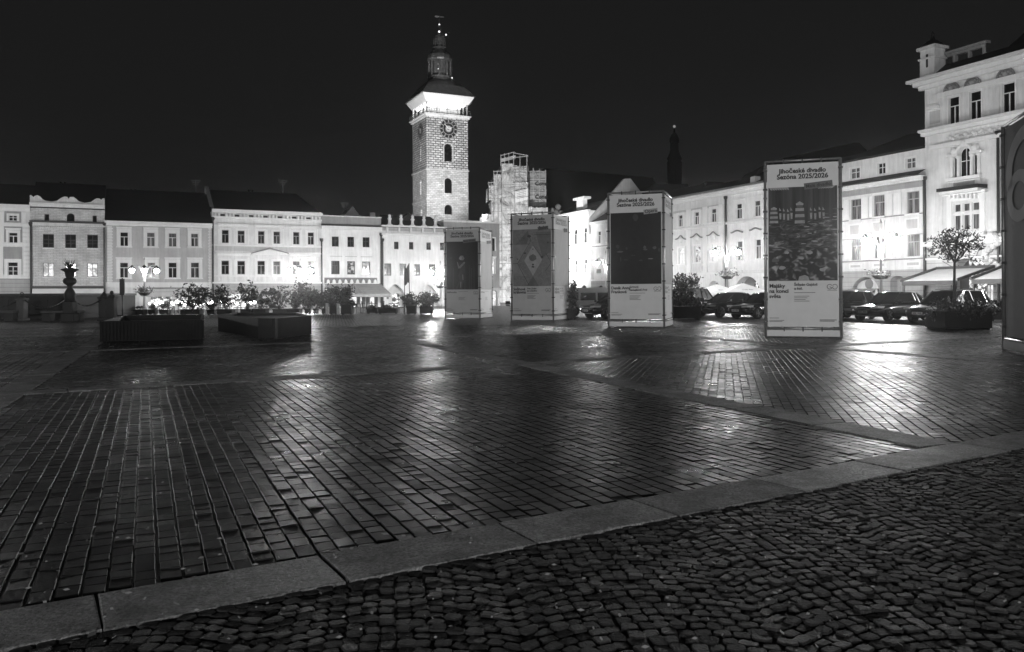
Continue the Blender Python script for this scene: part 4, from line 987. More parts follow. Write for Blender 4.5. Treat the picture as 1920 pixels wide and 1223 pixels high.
m.rings([[(-i_, -i_, zr0), (wT+i_, -i_, zr0), (wT+i_, wT+i_, zr0), (-i_, wT+i_, zr0)], [(-o_, -o_, zr1-.15), (wT+o_, -o_, zr1-.15), (wT+o_, wT+o_, zr1-.15), (-o_, wT+o_, zr1-.15)], [(-o_-.1, -o_-.1, zr1+.15), (wT+o_+.1, -o_-.1, zr1+.15), (wT+o_+.1, wT+o_+.1, zr1+.15), (-o_-.1, wT+o_+.1, zr1+.15)]]); m.build('eaves', M['trim'], h.root)
c0 = wT/2; m = MB(); prof = [(5.75, zr1+.16), (5.3, zr1+.7), (4.7, zr1+1.5), (4.05, zr1+2.5), (3.3, zr1+3.4), (2.6, zr1+4.0), (2.25, zr1+4.9)]
def sqr(r, z, n=4):
    rs = []
    for k in range(16):
        t = 2*math.pi*k/16; c_, s_ = math.cos(t), math.sin(t); e = max(abs(c_), abs(s_)); rr = r/e if r > 3 else r*(1+.0) ; blend = min(1, max(0, (r-2.3)/2)); rr = r*(1-blend)+r/e*blend
        rs.append((c0+rr*c_, c0+rr*s_, z))
    return rs
m.rings([sqr(r, z) for r, z in prof]); m.build('roof', M['copper'], h.root)
zt = zr1+4.9; k = 166/1500
m = MB(); m.lathe([(2.5, zt-.3), (2.5, zt), (1.7, zt), (1.7, zt+3.20), (2.5, zt+3.25), (2.65, zt+3.60), (2.6, zt+3.92), (2.45, zt+4.45), (1.8, zt+5.16), (1.25, zt+5.75), (1.2, zt+6.07), (1.45, zt+6.13), (.8, zt+6.17), (.8, zt+7.31), (1.3, zt+7.37), (1.35, zt+7.89), (1.1, zt+8.54), (.5, zt+9.00), (.15, zt+9.45), (.1, zt+10.49), (.4, zt+10.62), (.1, zt+10.88), (.05, zt+12.70)], 12, (c0, c0, 0)); m.build('lantern', M['copper'], h.root, smooth=False)
m = MB()
for k_ in range(8):
    t = 2*math.pi*k_/8+.39; m.box(c0+2.2*math.cos(t)-.18, c0+2.2*math.cos(t)+.18, c0+2.2*math.sin(t)-.18, c0+2.2*math.sin(t)+.18, zt, zt+3.30); m.box(c0+1.15*math.cos(t)-.1, c0+1.15*math.cos(t)+.1, c0+1.15*math.sin(t)-.1, c0+1.15*math.sin(t)+.1, zt+6.13, zt+7.37)
m.build('lantern_post', M['copper'], h.root)
m = MB(); m.ball((c0-.4, c0-1.0, zt+9.19), .22, 8, 6); m.ball((c0+1.1, c0-1.0, zt+8.74), .18, 8, 6); m.ball((c0-.9, c0-2, zt+1.20), .2); m.ball((c0-.9, c0-2, zt+2.20), .16); m.ball((c0+2.3, c0-1.2, zt-.1), .15); m.ball((c0, c0, zt+11.01), .17); m.build('beacon_light', emis('beacon', .5, 1.6), h.root)
m = MB(); m.tube([(c0-1.0, c0, zt+12.51), (c0+1.0, c0, zt+12.70)], .08, 4); m.box(c0-.9, c0-.2, c0-.03, c0+.03, zt+12.44, zt+12.77); m.build('weather_vane', M['mid'], h.root)
def clock(face, cx, cz, ra):
    m = MB(); y = -.06
    P = (lambda x, yy, z: (x, yy, z)) if face == 'f' else (lambda x, yy, z: (yy, wT-x, z))
    def disc(r0, r1, yy, mi, n=36):
        m.m = mi
        for k in range(n):
            t0, t1 = 2*math.pi*k/n, 2*math.pi*(k+1)/n
            m.poly([P(cx+r0*math.cos(t0), yy, cz+r0*math.sin(t0)), P(cx+r1*math.cos(t0), yy, cz+r1*math.sin(t0)), P(cx+r1*math.cos(t1), yy, cz+r1*math.sin(t1)), P(cx+r0*math.cos(t1), yy, cz+r0*math.sin(t1))])
    disc(0.001, ra, y, 0); disc(ra*.93, ra*.97, y-.02, 1); disc(ra*.58, ra*.62, y-.02, 1); disc(.001, ra*.36, y-.02, 1); disc(ra*.3, ra*.34, y-.03, 0); disc(.001, ra*.12, y-.04, 0)
    m.m = 1
    for k in range(12):
        t = 2*math.pi*k/12; c_, s_ = math.cos(t), math.sin(t); w = .07
        m.poly([P(cx+ra*.68*c_-w*s_, y-.02, cz+ra*.68*s_+w*c_), P(cx+ra*.88*c_-w*s_, y-.02, cz+ra*.88*s_+w*c_), P(cx+ra*.88*c_+w*s_, y-.02, cz+ra*.88*s_-w*c_), P(cx+ra*.68*c_+w*s_, y-.02, cz+ra*.68*s_-w*c_)])
    o = m.build('clock_face', [M['black'], M['mid']], h.root)
    m2 = MB()
    for t, l_ in ((2.3, .8), (.4, .55)):
        c_, s_ = math.cos(t)*ra, math.sin(t)*ra; m2.poly([P(cx-.08*s_, y-.06, cz+.08*c_), P(cx+l_*c_, y-.06, cz+l_*s_), P(cx+.08*s_, y-.06, cz-.08*c_)])
    m2.build('clock_hands', M['pale'], o)
cx, cz = h.l(840.8, 242); clock('f', cx, cz, 2.0); clock('s', 5.3, cz-.1, 1.7)
h.done()

# ================================================================== church under scaffolding and other background roofs
m_, nt, b = new_mat('scaffold_sheet'); b.inputs['Roughness'].default_value = .7
tc = N(nt, 'ShaderNodeTexCoord'); n1 = N(nt, 'ShaderNodeTexNoise', Scale=.5, Detail=8.0, Roughness=.75, Distortion=1.2); L(nt, tc.outputs['Object'], n1.inputs['Vector'])
sp = N(nt, 'ShaderNodeSeparateXYZ'); L(nt, tc.outputs['Object'], sp.inputs[0])
ln = mth(nt, 'LESS_THAN', mth(nt, 'FRACT', mth(nt, 'DIVIDE', sp.outputs[2], 2.0)), .05); lv = mth(nt, 'LESS_THAN', mth(nt, 'FRACT', mth(nt, 'DIVIDE', sp.outputs[0], 2.5)), .03)
rr = ramp(nt, n1.outputs['Fac'], [(.36, .12), (.46, .5), (.6, .78)])
mx = N(nt, 'ShaderNodeMix', data_type='RGBA'); L(nt, mth(nt, 'MAXIMUM', ln, lv), mx.inputs[0]); L(nt, rr.outputs[0], mx.inputs[6]); mx.inputs[7].default_value = g3(.3); L(nt, mx.outputs[2], b.inputs['Base Color'])
bp = N(nt, 'ShaderNodeBump', Strength=.9, Distance=.5); L(nt, n1.outputs['Fac'], bp.inputs['Height']); L(nt, bp.outputs[0], b.inputs['Normal']); M['wrap'] = m_
h = House(gx(950, 122), R(8), 904, 1030, 'church tower wrapped in pale scaffold sheeting, floodlit from below', name='scaffolded_church', cat='church')
def blk(px0, px1, py, y0, y1, name='sheeting', mat='wrap', pyb=None):
    a, z = h.l(px0, py, y0); b_ = h.l(px1, py, y0)[0]; zb = 0 if pyb is None else h.l(px0, pyb, y0)[1]
    m = MB(); nx, nz = 10, 26; vs = []
    for i in range(nx+1):
        for j in range(nz+1):
            x = a+(b_-a)*i/nx; zz = zb+(z-zb)*j/nz; amp = .12
            vs.append((x, y0-amp*abs(math.sin(x*1.7+zz*.9))*random.random()-(.15 if j % 4 == 0 else 0)*random.random(), zz+(random.uniform(-.08, .08) if j == nz else 0)))
    m.add(vs, [(i*(nz+1)+j, (i+1)*(nz+1)+j, (i+1)*(nz+1)+j+1, i*(nz+1)+j+1) for i in range(nx) for j in range(nz)])
    m.poly([(a, y0, zb), (a, y1, zb), (a, y1, z-.3), (a, y0, z-.3)]); m.poly([(b_, y0, zb), (b_, y1, zb), (b_, y1, z-.3), (b_, y0, z-.3)]); m.poly([(a, y0, z-.3), (b_, y0, z-.3), (b_, y1, z-.3), (a, y1, z-.3)])
    m.build(name, M[mat], h.root); return a, b_, z
blk(940.5, 962, 307, 0, 5); blk(960, 988, 311, .3, 5, pyb=345); blk(958, 990, 342, 0, 5); blk(989, 998, 388, .4, 5); blk(925.6, 941, 327, .6, 5); blk(916.5, 926, 347, 1.0, 5, pyb=376); blk(921.5, 926.2, 374, 1.2, 5); blk(904, 922, 402, 1.5, 5)
blk(989, 1024, 320, 3.0, 6, mat='grey', pyb=388); blk(997, 1027, 389, .8, 5)
m = MB()
def pole(px, y, pa, pb, r=.06):
    a, z0 = h.l(px, pb, y); z1_ = h.l(px, pa, y)[1]; m.tube([(a, y, z0), (a, y, z1_)], r, 4)
for px, pa, pb in ((939, 290, 312), (946, 288, 312), (954, 287, 312), (963, 286, 312), (975, 292, 320), (988, 292, 330), (926, 320, 332), (932, 320, 332), (916.5, 341, 350), (921, 341, 350), (1000, 315, 392), (1012, 316, 392), (1023, 318, 392), (991, 312, 392)): pole(px, -.3 if px < 990 else 2.8, pa, pb)
for (pa, ya), (pb, yb_) in (((939, 292), (965, 285)), ((939, 298), (990, 293)), ((963, 287), (990, 292)), ((925, 322), (940, 321)), ((915, 343), (926, 342)), ((989, 340), (1024, 341)), ((989, 360), (1024, 361)), ((989, 380), (1024, 381)), ((1000, 318), (1012, 340)), ((1000, 360), (1024, 385))):
    a, z0 = h.l(pa, ya, -.3 if pa < 989 else 2.8); b_, z1_ = h.l(pb, yb_, -.3 if pa < 989 else 2.8); m.tube([(a, -.3 if pa < 989 else 2.8, z0), (b_, -.3 if pa < 989 else 2.8, z1_)], .06, 4)
for px in (922, 929, 936, 943, 951, 959, 967, 975, 983, 990): pole(px, -.45, 318 if 940 < px < 985 else 350, 582, .028)
m.build('scaffold_poles', M['mid'], h.root)
for py in range(352, 582, 17):
    a, z0 = h.l(920 if py > 372 else 940, py+3, -.5); b_, z1_ = h.l(990, py, -.5); MB().tube([(a, -.5, z0), (b_, -.5, z1_)], .03, 4).build('ledger', M['mid'], h.root)
m = MB(); a, b_, c, d = h.rect(966, 555, 990, 559, -.5); m.box(a, b_, -1.2, -.5, c, d); a, b_, c, d = h.rect(920, 500, 924, 560, -.5); m.box(a, b_, -.9, -.5, c, d); m.build('scaffold_deck', M['black'], h.root)
a, z0 = h.l(939, 299); b_, z1_ = h.l(966, 292); m = MB(); m.poly([(a, -.3, z0), (b_, -.3, z1_), (b_, 3, z1_+.6), (a, 3, z0+.6)]); m.poly([(a, -.3, z0), (b_, -.3, z1_), (b_, -.3, z1_-.5), (a, -.3, z0-.5)]); m.build('scaffold_roof', M['wrap'], h.root)
a, b_, c, d = h.rect(966, 358, 990, 378, -.3); m = MB(); m.m = 0; m.poly([(a, -.4, c-.2), (b_, -.4, c+.3), (b_, -.4, d+.4), (a, -.4, d-.1)]); m.m = 1
for k in range(5): z = c+.35+(d-c-.3)*k/5; m.poly([(a+.2, -.42, z), (b_-.3, -.42, z+.35), (b_-.3, -.42, z+.42), (a+.2, -.42, z+.07)])
m.build('building_notice', [M['trim'], M['grey']], h.root)
m = MB()
for pya in (348, 373): a, z = h.l(1003, pya, 2.7); add_text(m, 'Const', a, z, 2.65, .85, .02)
m.build('sheeting_print', M['stoned'], h.root)
m = MB(); q = [h.l(px, py, 6.0) for px, py in ((1000, 430), (1000, 322), (1022, 316), (1080, 321), (1225, 333), (1262, 420))]
m.prism(q, 6.0, 14.0); m.build('nave_roof', plain('nave_roof_mat', .006, .9, spec=.1), h.root)
m = MB()
for px, py in ((1035, 395), (1043, 398), (1047, 388), (1052, 400)): a, z = h.l(px, py, 4.0); m.ball((a, 4, z), .5, 6, 5); m.tube([(a, 4, z), (a, 4, z-2)], .1, 4)
m.build('stone_finial', M['dim'], h.root)
h.done()
# far spire
Y_ = 190; b0 = at(1266, 550, Y_); o = empty('church_spire', (b0.x, b0.y, 0), label='unlit dark church spire far away behind the rooftops', cat='spire')
k = Y_/1500; zz = lambda py: CAMZ+(HY-py)*k
m = MB(); m.lathe([(13*k, 0), (13*k, zz(345)), (14*k, zz(327)), (14*k, zz(306)), (12.5*k, zz(303)), (14.5*k, zz(300)), (10*k, zz(290)), (8*k, zz(283)), (7.5*k, zz(270)), (9*k, zz(268)), (8.8*k, zz(262)), (6*k, zz(255)), (2*k, zz(250)), (.6*k, zz(240))], 8); m.build('spire_body', plain('spire_mat', .004, .9, spec=.1), o)
m = MB(); m.ball((0, 0, zz(239)), .35, 8, 6); m.build('spire_light', emis('dim_light', .5, .25), o)
def back_roof(name, label, pts, Y, dep=8, mat='roof'):
    c = at(pts[0][0], 550, Y); o = empty(name, (c.x, c.y, 0), label=label, cat='house')
    q = [at(px, py, Y) for px, py in pts]; q = [(p.x-c.x, p.z) for p in q]
    m = MB(); m.prism(q, 0, dep); m.build('roof', M[mat], o)
    m = MB(); x0 = min(a for a, b in q); x1 = max(a for a, b in q); z0 = min(b for a, b in q); m.box(x0, x1, .1, dep-.1, 0, z0); m.build('wall', M['dim'], o); return o, c
o, c = back_roof('rear_house', 'dark hipped roof with a pale round dish behind the scalloped eaves', [(1302, 380), (1321, 341), (1342, 341), (1400, 345), (1430, 355), (1430, 380)], 105)
p = at(1356, 350, 104.6)-c; m = MB(); m.prism([(p.x+.28*math.cos(t/12*6.283), p.z+.28*math.sin(t/12*6.283)) for t in range(12)], -.5, -.4); m.build('dish', M['grey'], o)
back_roof('rear_house', 'steep dark roof rising behind the large poster column', [(1395, 350), (1432, 310), (1470, 296), (1600, 268), (1612, 268), (1628, 285), (1640, 310), (1640, 350)], 100)
back_roof('rear_house', 'low dark roof between the church nave and the spire', [(1205, 400), (1225, 345), (1290, 345), (1300, 385), (1300, 400)], 118)

# ================================================================== street lamps
POW = {'globe': 2100.0, 'globem': 1150.0, 'globel': 950.0, 'globek': 60.0, 'globes': 38000.0}
def lamp(X, Y, hgt, arms=2, rz=0.0, label='', globe='globe', reach=.95, dark=False):
    o = empty('street_lamp', (X, Y, 0), rz, label=label, cat='street lamp', group='double armed street lamps around the square')
    pm = 'pole'; s = hgt/5.2
    m = MB(); m.lathe([(.22, 0), (.22, .5*s), (.13, .7*s), (.1, 1.6*s), (.075, 3.6*s), (.12, 3.65*s), (.12, 3.8*s), (.09, 4.0*s), (.19, 4.35*s), (.13, 4.7*s), (.05, 4.8*s)], 12); m.build('pole', M[pm], o, smooth=True)
    m = MB(); m.lathe([(.04, 4.8*s), (.02, 6.2*s), (.07, 6.3*s), (.0, 6.6*s)], 8); m.build('finial', M[pm], o)
    for k in range(arms):
        a = 2*math.pi*k/arms; c, s_ = math.cos(a), math.sin(a)
        pts = [(c*r*reach, s_*r*reach, z*s) for r, z in ((.08, 4.35), (.18, 4.8), (.35, 5.3), (.6, 5.62), (.85, 5.62), (1.0, 5.45))]
        m = MB(); m.tube(pts, .04, 8); m.build('arm', M[pm], o, smooth=True)
        m = MB(); m.lathe([(.05, .1), (.12, .0), (.3, -.16), (.31, -.2), (.02, -.2)], 12, (c*reach, s_*reach, 5.45*s)); l = m.build('lantern', M['iron'], o, smooth=True)
        m = MB(); m.ball((c*reach, s_*reach, 5.45*s-.36), .2, 12, 8); m.build('globe', M['globe'], l, smooth=True)
        li = bpy.data.lights.new('lamp_light', 'POINT'); li.energy = POW[globe]; li.shadow_soft_size = .22; li.use_soft_falloff = False; q = bpy.data.objects.new('lamp_light', li); COL.objects.link(q); q.parent = l; q.location = (c*reach, s_*reach, 5.45*s-.36)
    return o
lp = lambda px, Y: ((px-CX)/F*Y, Y)
LAMPS = [(lp(270.8, 68), 3.75, 4, 'four armed white lamp in front of the grey house behind the steel basin', 'globek'),
 (lp(563, 74), 3.85, 4, 'four armed white lamp in front of the ornate pedimented house', 'globel'),
 (lp(826, 80), 3.8, 2, 'lamp with two lit globes beside the leftmost poster column', 'globe'),
 (lp(1136, 88), 4.9, 2, 'lamp glowing at the left edge of the middle poster column', 'globem'),
 (lp(1363, 70), 5.1, 2, 'two armed white lamp behind the two parasols and dark cars', 'globem'),
 (lp(1652, 53), 5.0, 2, 'brightest two armed lamp in front of the striped white house', 'globe'),
 ((9.4, 60), 5.0, 2, 'added unseen street lamp behind the middle poster column', 'globe'),  # added to brighten the side faces of the poster columns
 ((30.5, 37), 5.0, 2, 'added unseen street lamp beyond the right edge', 'globe'),  # added out of view to light the tall building
 ((-46, 60), 4.2, 2, 'added unseen street lamp beyond the left edge', 'globe'),  # added out of view to light the left row
 ((-34, -58), 7.5, 2, 'added unseen fill lamp behind the viewer on the side of the fountain', 'globes'),  # added as fill light on column fronts and facades
 ((12, -62), 7.5, 2, 'added unseen fill lamp behind the viewer on the side of the tall building', 'globes')]  # second added fill light for column fronts and facades
for (X, Y), hg, ar, lb, gb in LAMPS: lamp(X, Y, hg, ar, math.atan2(-X, Y) if Y > 0 else 0, lb, gb)

def foliage(m, c, rad, n, size, seed=0, clumps=14, spread=.33, up=0.0):
    rg = random.Random(seed); cl = []
    for _ in range(clumps):
        while True:
            p = Vector([rg.uniform(-1, 1) for _ in range(3)])
            if .25 < p.length < 1: break
        cl.append((Vector((p.x*rad[0], p.y*rad[1], p.z*rad[2])), rg.uniform(.6, 1.25)))
    for _ in range(n):
        b, w = rg.choice(cl); q = Vector([rg.gauss(0, 1) for _ in range(3)])*spread*w
        p = Vector(c)+b+Vector((q.x*rad[0], q.y*rad[1], q.z*rad[2]))
        if p.z < .02: continue
        d = Vector([rg.gauss(0, 1) for _ in range(3)]); d.z += up; d.normalize(); e = d.orthogonal().normalized(); e = Matrix.Rotation(rg.uniform(0, 6.28), 3, d) @ e
        s_ = size*rg.uniform(.6, 1.4)
        m.poly([p-d*s_, p+e*s_*.42, p+d*s_, p-e*s_*.42])
    return cl
def flower_basket(X, Y, z, r, label):
    o = empty('flower_basket', (X, Y, z), label=label, cat='flower basket')
    m = MB(); m.lathe([(.03, -.28), (r*.6, -.24), (r, 0), (r*.95, .02)], 12); m.build('bowl', M['iron'], o)
    m = MB(); foliage(m, (0, 0, .12), (r*1.25, r*1.25, .35), 420, .09, int(X*7), 12); 
    for k in range(5): a = k*1.25+.3; foliage(m, (math.cos(a)*r, math.sin(a)*r, -.45), (.14, .14, .5), 90, .08, k, 6)
    m.build('flowers', M['leafm'], o)
flower_basket(*lp(271, 67.9), 1.7, .5, 'round flower basket hanging on the lamp before the grey house')
flower_basket(*lp(1364, 69.8), 2.9, .6, 'trailing flower basket on the lamp above the dark cars')
flower_basket(*lp(1652, 52.8), 2.55, .62, 'flower basket with long trailing stems on the brightest lamp')
flower_basket(*lp(825.3, 79.8), 2.3, .45, 'narrow flower basket on the lamp beside the leftmost poster column')

# ================================================================== floodlights
def flood(name, loc, target, power, ang, size=.3, label=''):
    o = empty('floodlight', loc, label=label, cat='floodlight')
    d = (Vector(target)-Vector(loc)).normalized()
    m = MB(); m.box(-.25, .25, -.15, .15, 0, .12); m.tube([(0, 0, .1), (0, 0, .3)], .04); m.build('bracket', M['iron'], o)
    m = MB(); m.T = Matrix.Translation((0, 0, .38)) @ d.to_track_quat('-Z', 'Y').to_matrix().to_4x4(); m.box(-.28, .28, -.2, .2, -.02, .1); m.build('housing', M['iron'], o)
    m = MB(); m.T = Matrix.Translation((0, 0, .38)) @ d.to_track_quat('-Z', 'Y').to_matrix().to_4x4(); m.box(-.24, .24, -.16, .16, -.05, -.025); m.build('lens', M['flens'], o)
    l = bpy.data.lights.new('beam', 'SPOT'); l.energy = power; l.spot_size = R(ang); l.spot_blend = .6; l.shadow_soft_size = size
    q = bpy.data.objects.new('beam', l); COL.objects.link(q); q.parent = o; q.location = Vector((0, 0, .38))+d*.3; q.rotation_euler = d.to_track_quat('-Z', 'Y').to_euler()
M['flens'] = emis('floodlight_lens', .8, 60)
p = gx(952, 96); c0_ = gx(955, 122)
flood('f', (p.x, p.y, 0), (c0_.x, 122, 14), 38000, 100, label='bright floodlight on the ground in front of the scaffolded church')
tw = gx(835, 160)
flood('f', (gx(880, 112).x, 112, 8), (tw.x-1, 163, 33), 88000, 38, 1.0, 'roof floodlight lighting the front of the clock tower')
flood('f', (gx(700, 118).x, 118, 8), (tw.x-3, 165, 30), 90000, 40, 1.0, 'roof floodlight lighting the left side of the clock tower')

# ================================================================== poster columns
TW = {'Deník Anny': .35, 'Frankové': .28, 'Sněhová': .29, 'královna': .3, 'Majáky': .21, 'na konci': .255, 'světa': .155, 'NAPorodku': .28}
def banner(FL, FR, SR, ztop, label, title, tag_, tagdark, pic, mid, cloth='cloth', side='clothlit', dark=False, depth=2.6):
    (xl, yl), (xr, yr) = FL, FR            # ground points
    a = math.atan2(yr-yl, xr-xl); W_ = math.hypot(xr-xl, yr-yl); H = ztop
    o = empty('poster_column', (xl, yl, 0), a, label=label, cat='poster column', group='theatre poster columns on the square')
    D = depth; t = .045; m = MB()
    for x in (0, W_):
        for y in (0, D): m.tube([(x, y, 0), (x, y, H)], t, 8)
    for z in (.06, .3, H):
        m.tube([(0, 0, z), (W_, 0, z)], t*.8); m.tube([(W_, 0, z), (W_, D, z)], t*.8); m.tube([(W_, D, z), (0, D, z)], t*.8); m.tube([(0, D, z), (0, 0, z)], t*.8)
    m.build('frame', M['alu'], o, smooth=True)
    m = MB()
    for z in (.55, 1.3, 2.05, 2.8, 3.55, 4.3, 5.05, 5.7):
        for x, y in ((0, 0), (W_, 0), (W_, D), (0, D)): m.box(x-.07, x+.07, y-.07, y+.07, z*H/6-.025, z*H/6+.025)
    for x in (.25, .5, .75):
        for z in (H, .3): m.box(x*W_-.02, x*W_+.02, -.055, .05, z-.09, z+.06)
    m.build('tie', M['framed'], o)
    m = MB(); m.box(.04, W_-.04, -.035, 0, .05, .25); m.box(W_, W_+.035, .04, D-.04, .05, .25); m.build('base_board', M['cloth'], o)
    zb, ztp = .36, H-.1
    def cloth_quad(x0, x1, y0, y1, mat, name, vert):      # slightly billowing cloth
        mm = MB(); nx, nz = 12, 22; vs = []
        for i in range(nx+1):
            for j in range(nz+1):
                u, v = i/nx, j/nz; bl = .02*math.sin(u*math.pi)*math.sin(v*math.pi)*math.sin(3*u+5*v)
                vs.append((x0+(x1-x0)*u+(bl if vert else 0), y0+(y1-y0)*u+(0 if vert else bl), zb+(ztp-zb)*v))
        mm.add(vs, [(i*(nz+1)+j, (i+1)*(nz+1)+j, (i+1)*(nz+1)+j+1, i*(nz+1)+j+1) for i in range(nx) for j in range(nz)])
        return mm.build(name, M[mat], o, smooth=True)
    fp = cloth_quad(.06, W_-.06, 0, 0, cloth, 'front_panel', False)
    sp_ = cloth_quad(W_, W_, .06, D-.06, side, 'side_panel', True)
    cloth_quad(W_-.06, .06, D, D, cloth, 'back_panel', False); cloth_quad(0, 0, D-.06, .06, side, 'side_panel', True)
    def layout(par, P, w, ink_key, content, dim=False):
        # P(u, z, lift) maps face coordinates
        k = H/6
        m = MB()
        def T(txt, u, z, size, al='LEFT', bold=.02, rot=0, width=None, mb=None):
            q = MB(); add_text(q, txt, 0, 0, 0, size*k, bold, al, rot, width)
            (mb or m).add([P(u+v[0], z*k+v[2], .034) for v in q.v], q.f)
        T('Jihočeské divadlo', w/2, 5.58, .25, 'CENTER', .03, width=w*.63); T('Sezóna 2025/2026', w/2, 5.38, .25, 'CENTER', .03, width=w*.68)
        for i, tl in enumerate(title): T(tl, w*.05, 1.7-i*.175, .2, 'LEFT', .025, width=w*TW.get(tl, .3))
        for i, tl in enumerate(mid): T(tl, w*.385, 1.76-i*.13, .125, 'LEFT', .02)
        def bars(u0, z0, n, L_, st=.055, hh=.014):
            for i in range(n):
                ll = L_*(1-.25*((i*7) % 3)/2); m.poly([P(u0, (z0-i*st)*k, .034), (P(u0+ll, (z0-i*st)*k, .034)), P(u0+ll, (z0-i*st)*k+hh, .034), P(u0, (z0-i*st)*k+hh, .034)])
        bars(w*.385, 1.76-len(mid)*.13+.02, 1, w*.28); bars(w*.385, 1.4, 4, w*.2); bars(w*.05, .66, 1, w*.13); bars(w*.05, .58, 2, w*.2, .04); bars(w*.72, .6, 2, w*.22, .04, .02)
        # round double monogram
        def ring(cu, cz, r0, r1, a0=0, a1=6.2832, n=20, sx=1.0):
            for i in range(n):
                t0, t1 = a0+(a1-a0)*i/n, a0+(a1-a0)*(i+1)/n
                m.poly([P(cu+r0*sx*math.cos(t0), cz+r0*math.sin(t0), .034), P(cu+r1*sx*math.cos(t0), cz+r1*math.sin(t0), .034), P(cu+r1*sx*math.cos(t1), cz+r1*math.sin(t1), .034), P(cu+r0*sx*math.cos(t1), cz+r0*math.sin(t1), .034)])
        lx, lz, lr = w*.885, 1.72*k, .085*k
        ring(lx-lr*.95, lz, lr*.82, lr*1.02, .5, 5.8); ring(lx+lr*.95, lz, lr*.82, lr*1.02, -2.64, 2.64)
        ring(lx-.02, lz+lr*.2, lr*.5, lr*.68, 3.1, 6.2, 10); m.poly([P(lx-lr*1.8, lz-lr*1.45, .034), P(lx+lr*1.8, lz-lr*1.45, .034), P(lx+lr*1.8, lz-lr*1.3, .034), P(lx-lr*1.8, lz-lr*1.3, .034)])
        m.build('lettering', M[ink_key], par)
        # picture
        pm = MB(); u0, u1, z0, z1 = w*.045, w*.955, 1.93*k, 5.1*k
        mats = content(pm, P, u0, u1, z0, z1); pm.build('picture', mats, par)
        if tag_:
            tm = MB(); rt = .09; tw_ = w*.36 if len(tag_) > 6 else w*.24; tx_ = w*.9-tw_; tz = 5.02*k
            def rp(u, z, lf): c, s_ = math.cos(rt), math.sin(rt); return P(tx_+u*c-z*s_, tz+u*s_+z*c, lf)
            tm.m = 0; tm.poly([rp(-.03, -.02, .036), rp(tw_, -.02, .036), rp(tw_, .19*k, .036), rp(-.03, .19*k, .036)])
            q = MB(); add_text(q, tag_, 0.02, .03, 0, .2*k, .02, 'LEFT', 0, tw_*.9); tm.m = 1; tm.add([rp(v[0], v[2], .04) for v in q.v], q.f)
            tm.build('ribbon', [M['tagd'] if tagdark else M['tagl'], M['ink']], par)
    layout(fp, lambda u, z, lf: (u, -lf, z), W_, 'ink', pic)
    layout(sp_, lambda u, z, lf: (W_+lf, u, z), D, 'inkside', pic_side)
    return o
M['tagd'] = plain('ribbon_dark', .1, .7); M['tagl'] = plain('ribbon_light', .3, .7); M['inkside'] = plain('pale_side_ink', .3, .7)  # last one is a paler ink tone for the side faces
def quadP(pm, P, u0, u1, z0, z1, lf=.03): pm.poly([P(u0, z0, lf), P(u1, z0, lf), P(u1, z1, lf), P(u0, z1, lf)])
def polyP(pm, P, pts, lf=.032): pm.poly([P(u, z, lf) for u, z in pts])
def fine_quad(pm, P, u0, u1, z0, z1, lf=.03): quadP(pm, P, u0, u1, z0, z1, lf)
def blob(pm, P, cu, cz, ru, rz_, lf=.032, n=14, seed=0):
    rg = random.Random(seed); polyP(pm, P, [(cu+ru*math.cos(t/n*6.283)*rg.uniform(.8, 1.15), cz+rz_*math.sin(t/n*6.283)*rg.uniform(.8, 1.15)) for t in range(n)], lf)
def photo_mat(name, pts, sx, sz, det=6, dist=.6, rot=0):
    m, nt, b = new_mat(name); b.inputs['Roughness'].default_value = .7
    tc = N(nt, 'ShaderNodeTexCoord'); mp = N(nt, 'ShaderNodeMapping'); mp.inputs['Scale'].default_value = (sx, sx, sz); mp.inputs['Rotation'].default_value = (0, rot, 0); L(nt, tc.outputs['Object'], mp.inputs['Vector'])
    n1 = N(nt, 'ShaderNodeTexNoise', Scale=1.0, Detail=float(det), Roughness=.6, Distortion=dist); L(nt, mp.outputs[0], n1.inputs['Vector'])
    L(nt, ramp(nt, n1.outputs['Fac'], pts).outputs[0], b.inputs['Base Color']); return m
M['pstreak'] = photo_mat('picture_curtain', [(.35, .01), (.75, .07)], 6, .3); M['pgrass'] = photo_mat('picture_grass', [(.42, .006), (.56, .06), (.7, .36)], 2.2, 6.5, 8, 1.5, .25)
M['pbokeh'] = photo_mat('picture_blur', [(.5, .008), (.6, .1), (.72, .34)], 4.5, 5.5, 1, .4); M['pdark'] = photo_mat('picture_black', [(.3, .006), (.8, .014)], 3, 3)
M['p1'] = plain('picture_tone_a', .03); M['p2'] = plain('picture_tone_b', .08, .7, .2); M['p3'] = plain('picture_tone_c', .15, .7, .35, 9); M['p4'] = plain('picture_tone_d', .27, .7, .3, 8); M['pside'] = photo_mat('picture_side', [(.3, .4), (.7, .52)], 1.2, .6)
def pic_side(pm, P, u0, u1, z0, z1):
    quadP(pm, P, u0, u1, z0, z1); return [M['pside']]
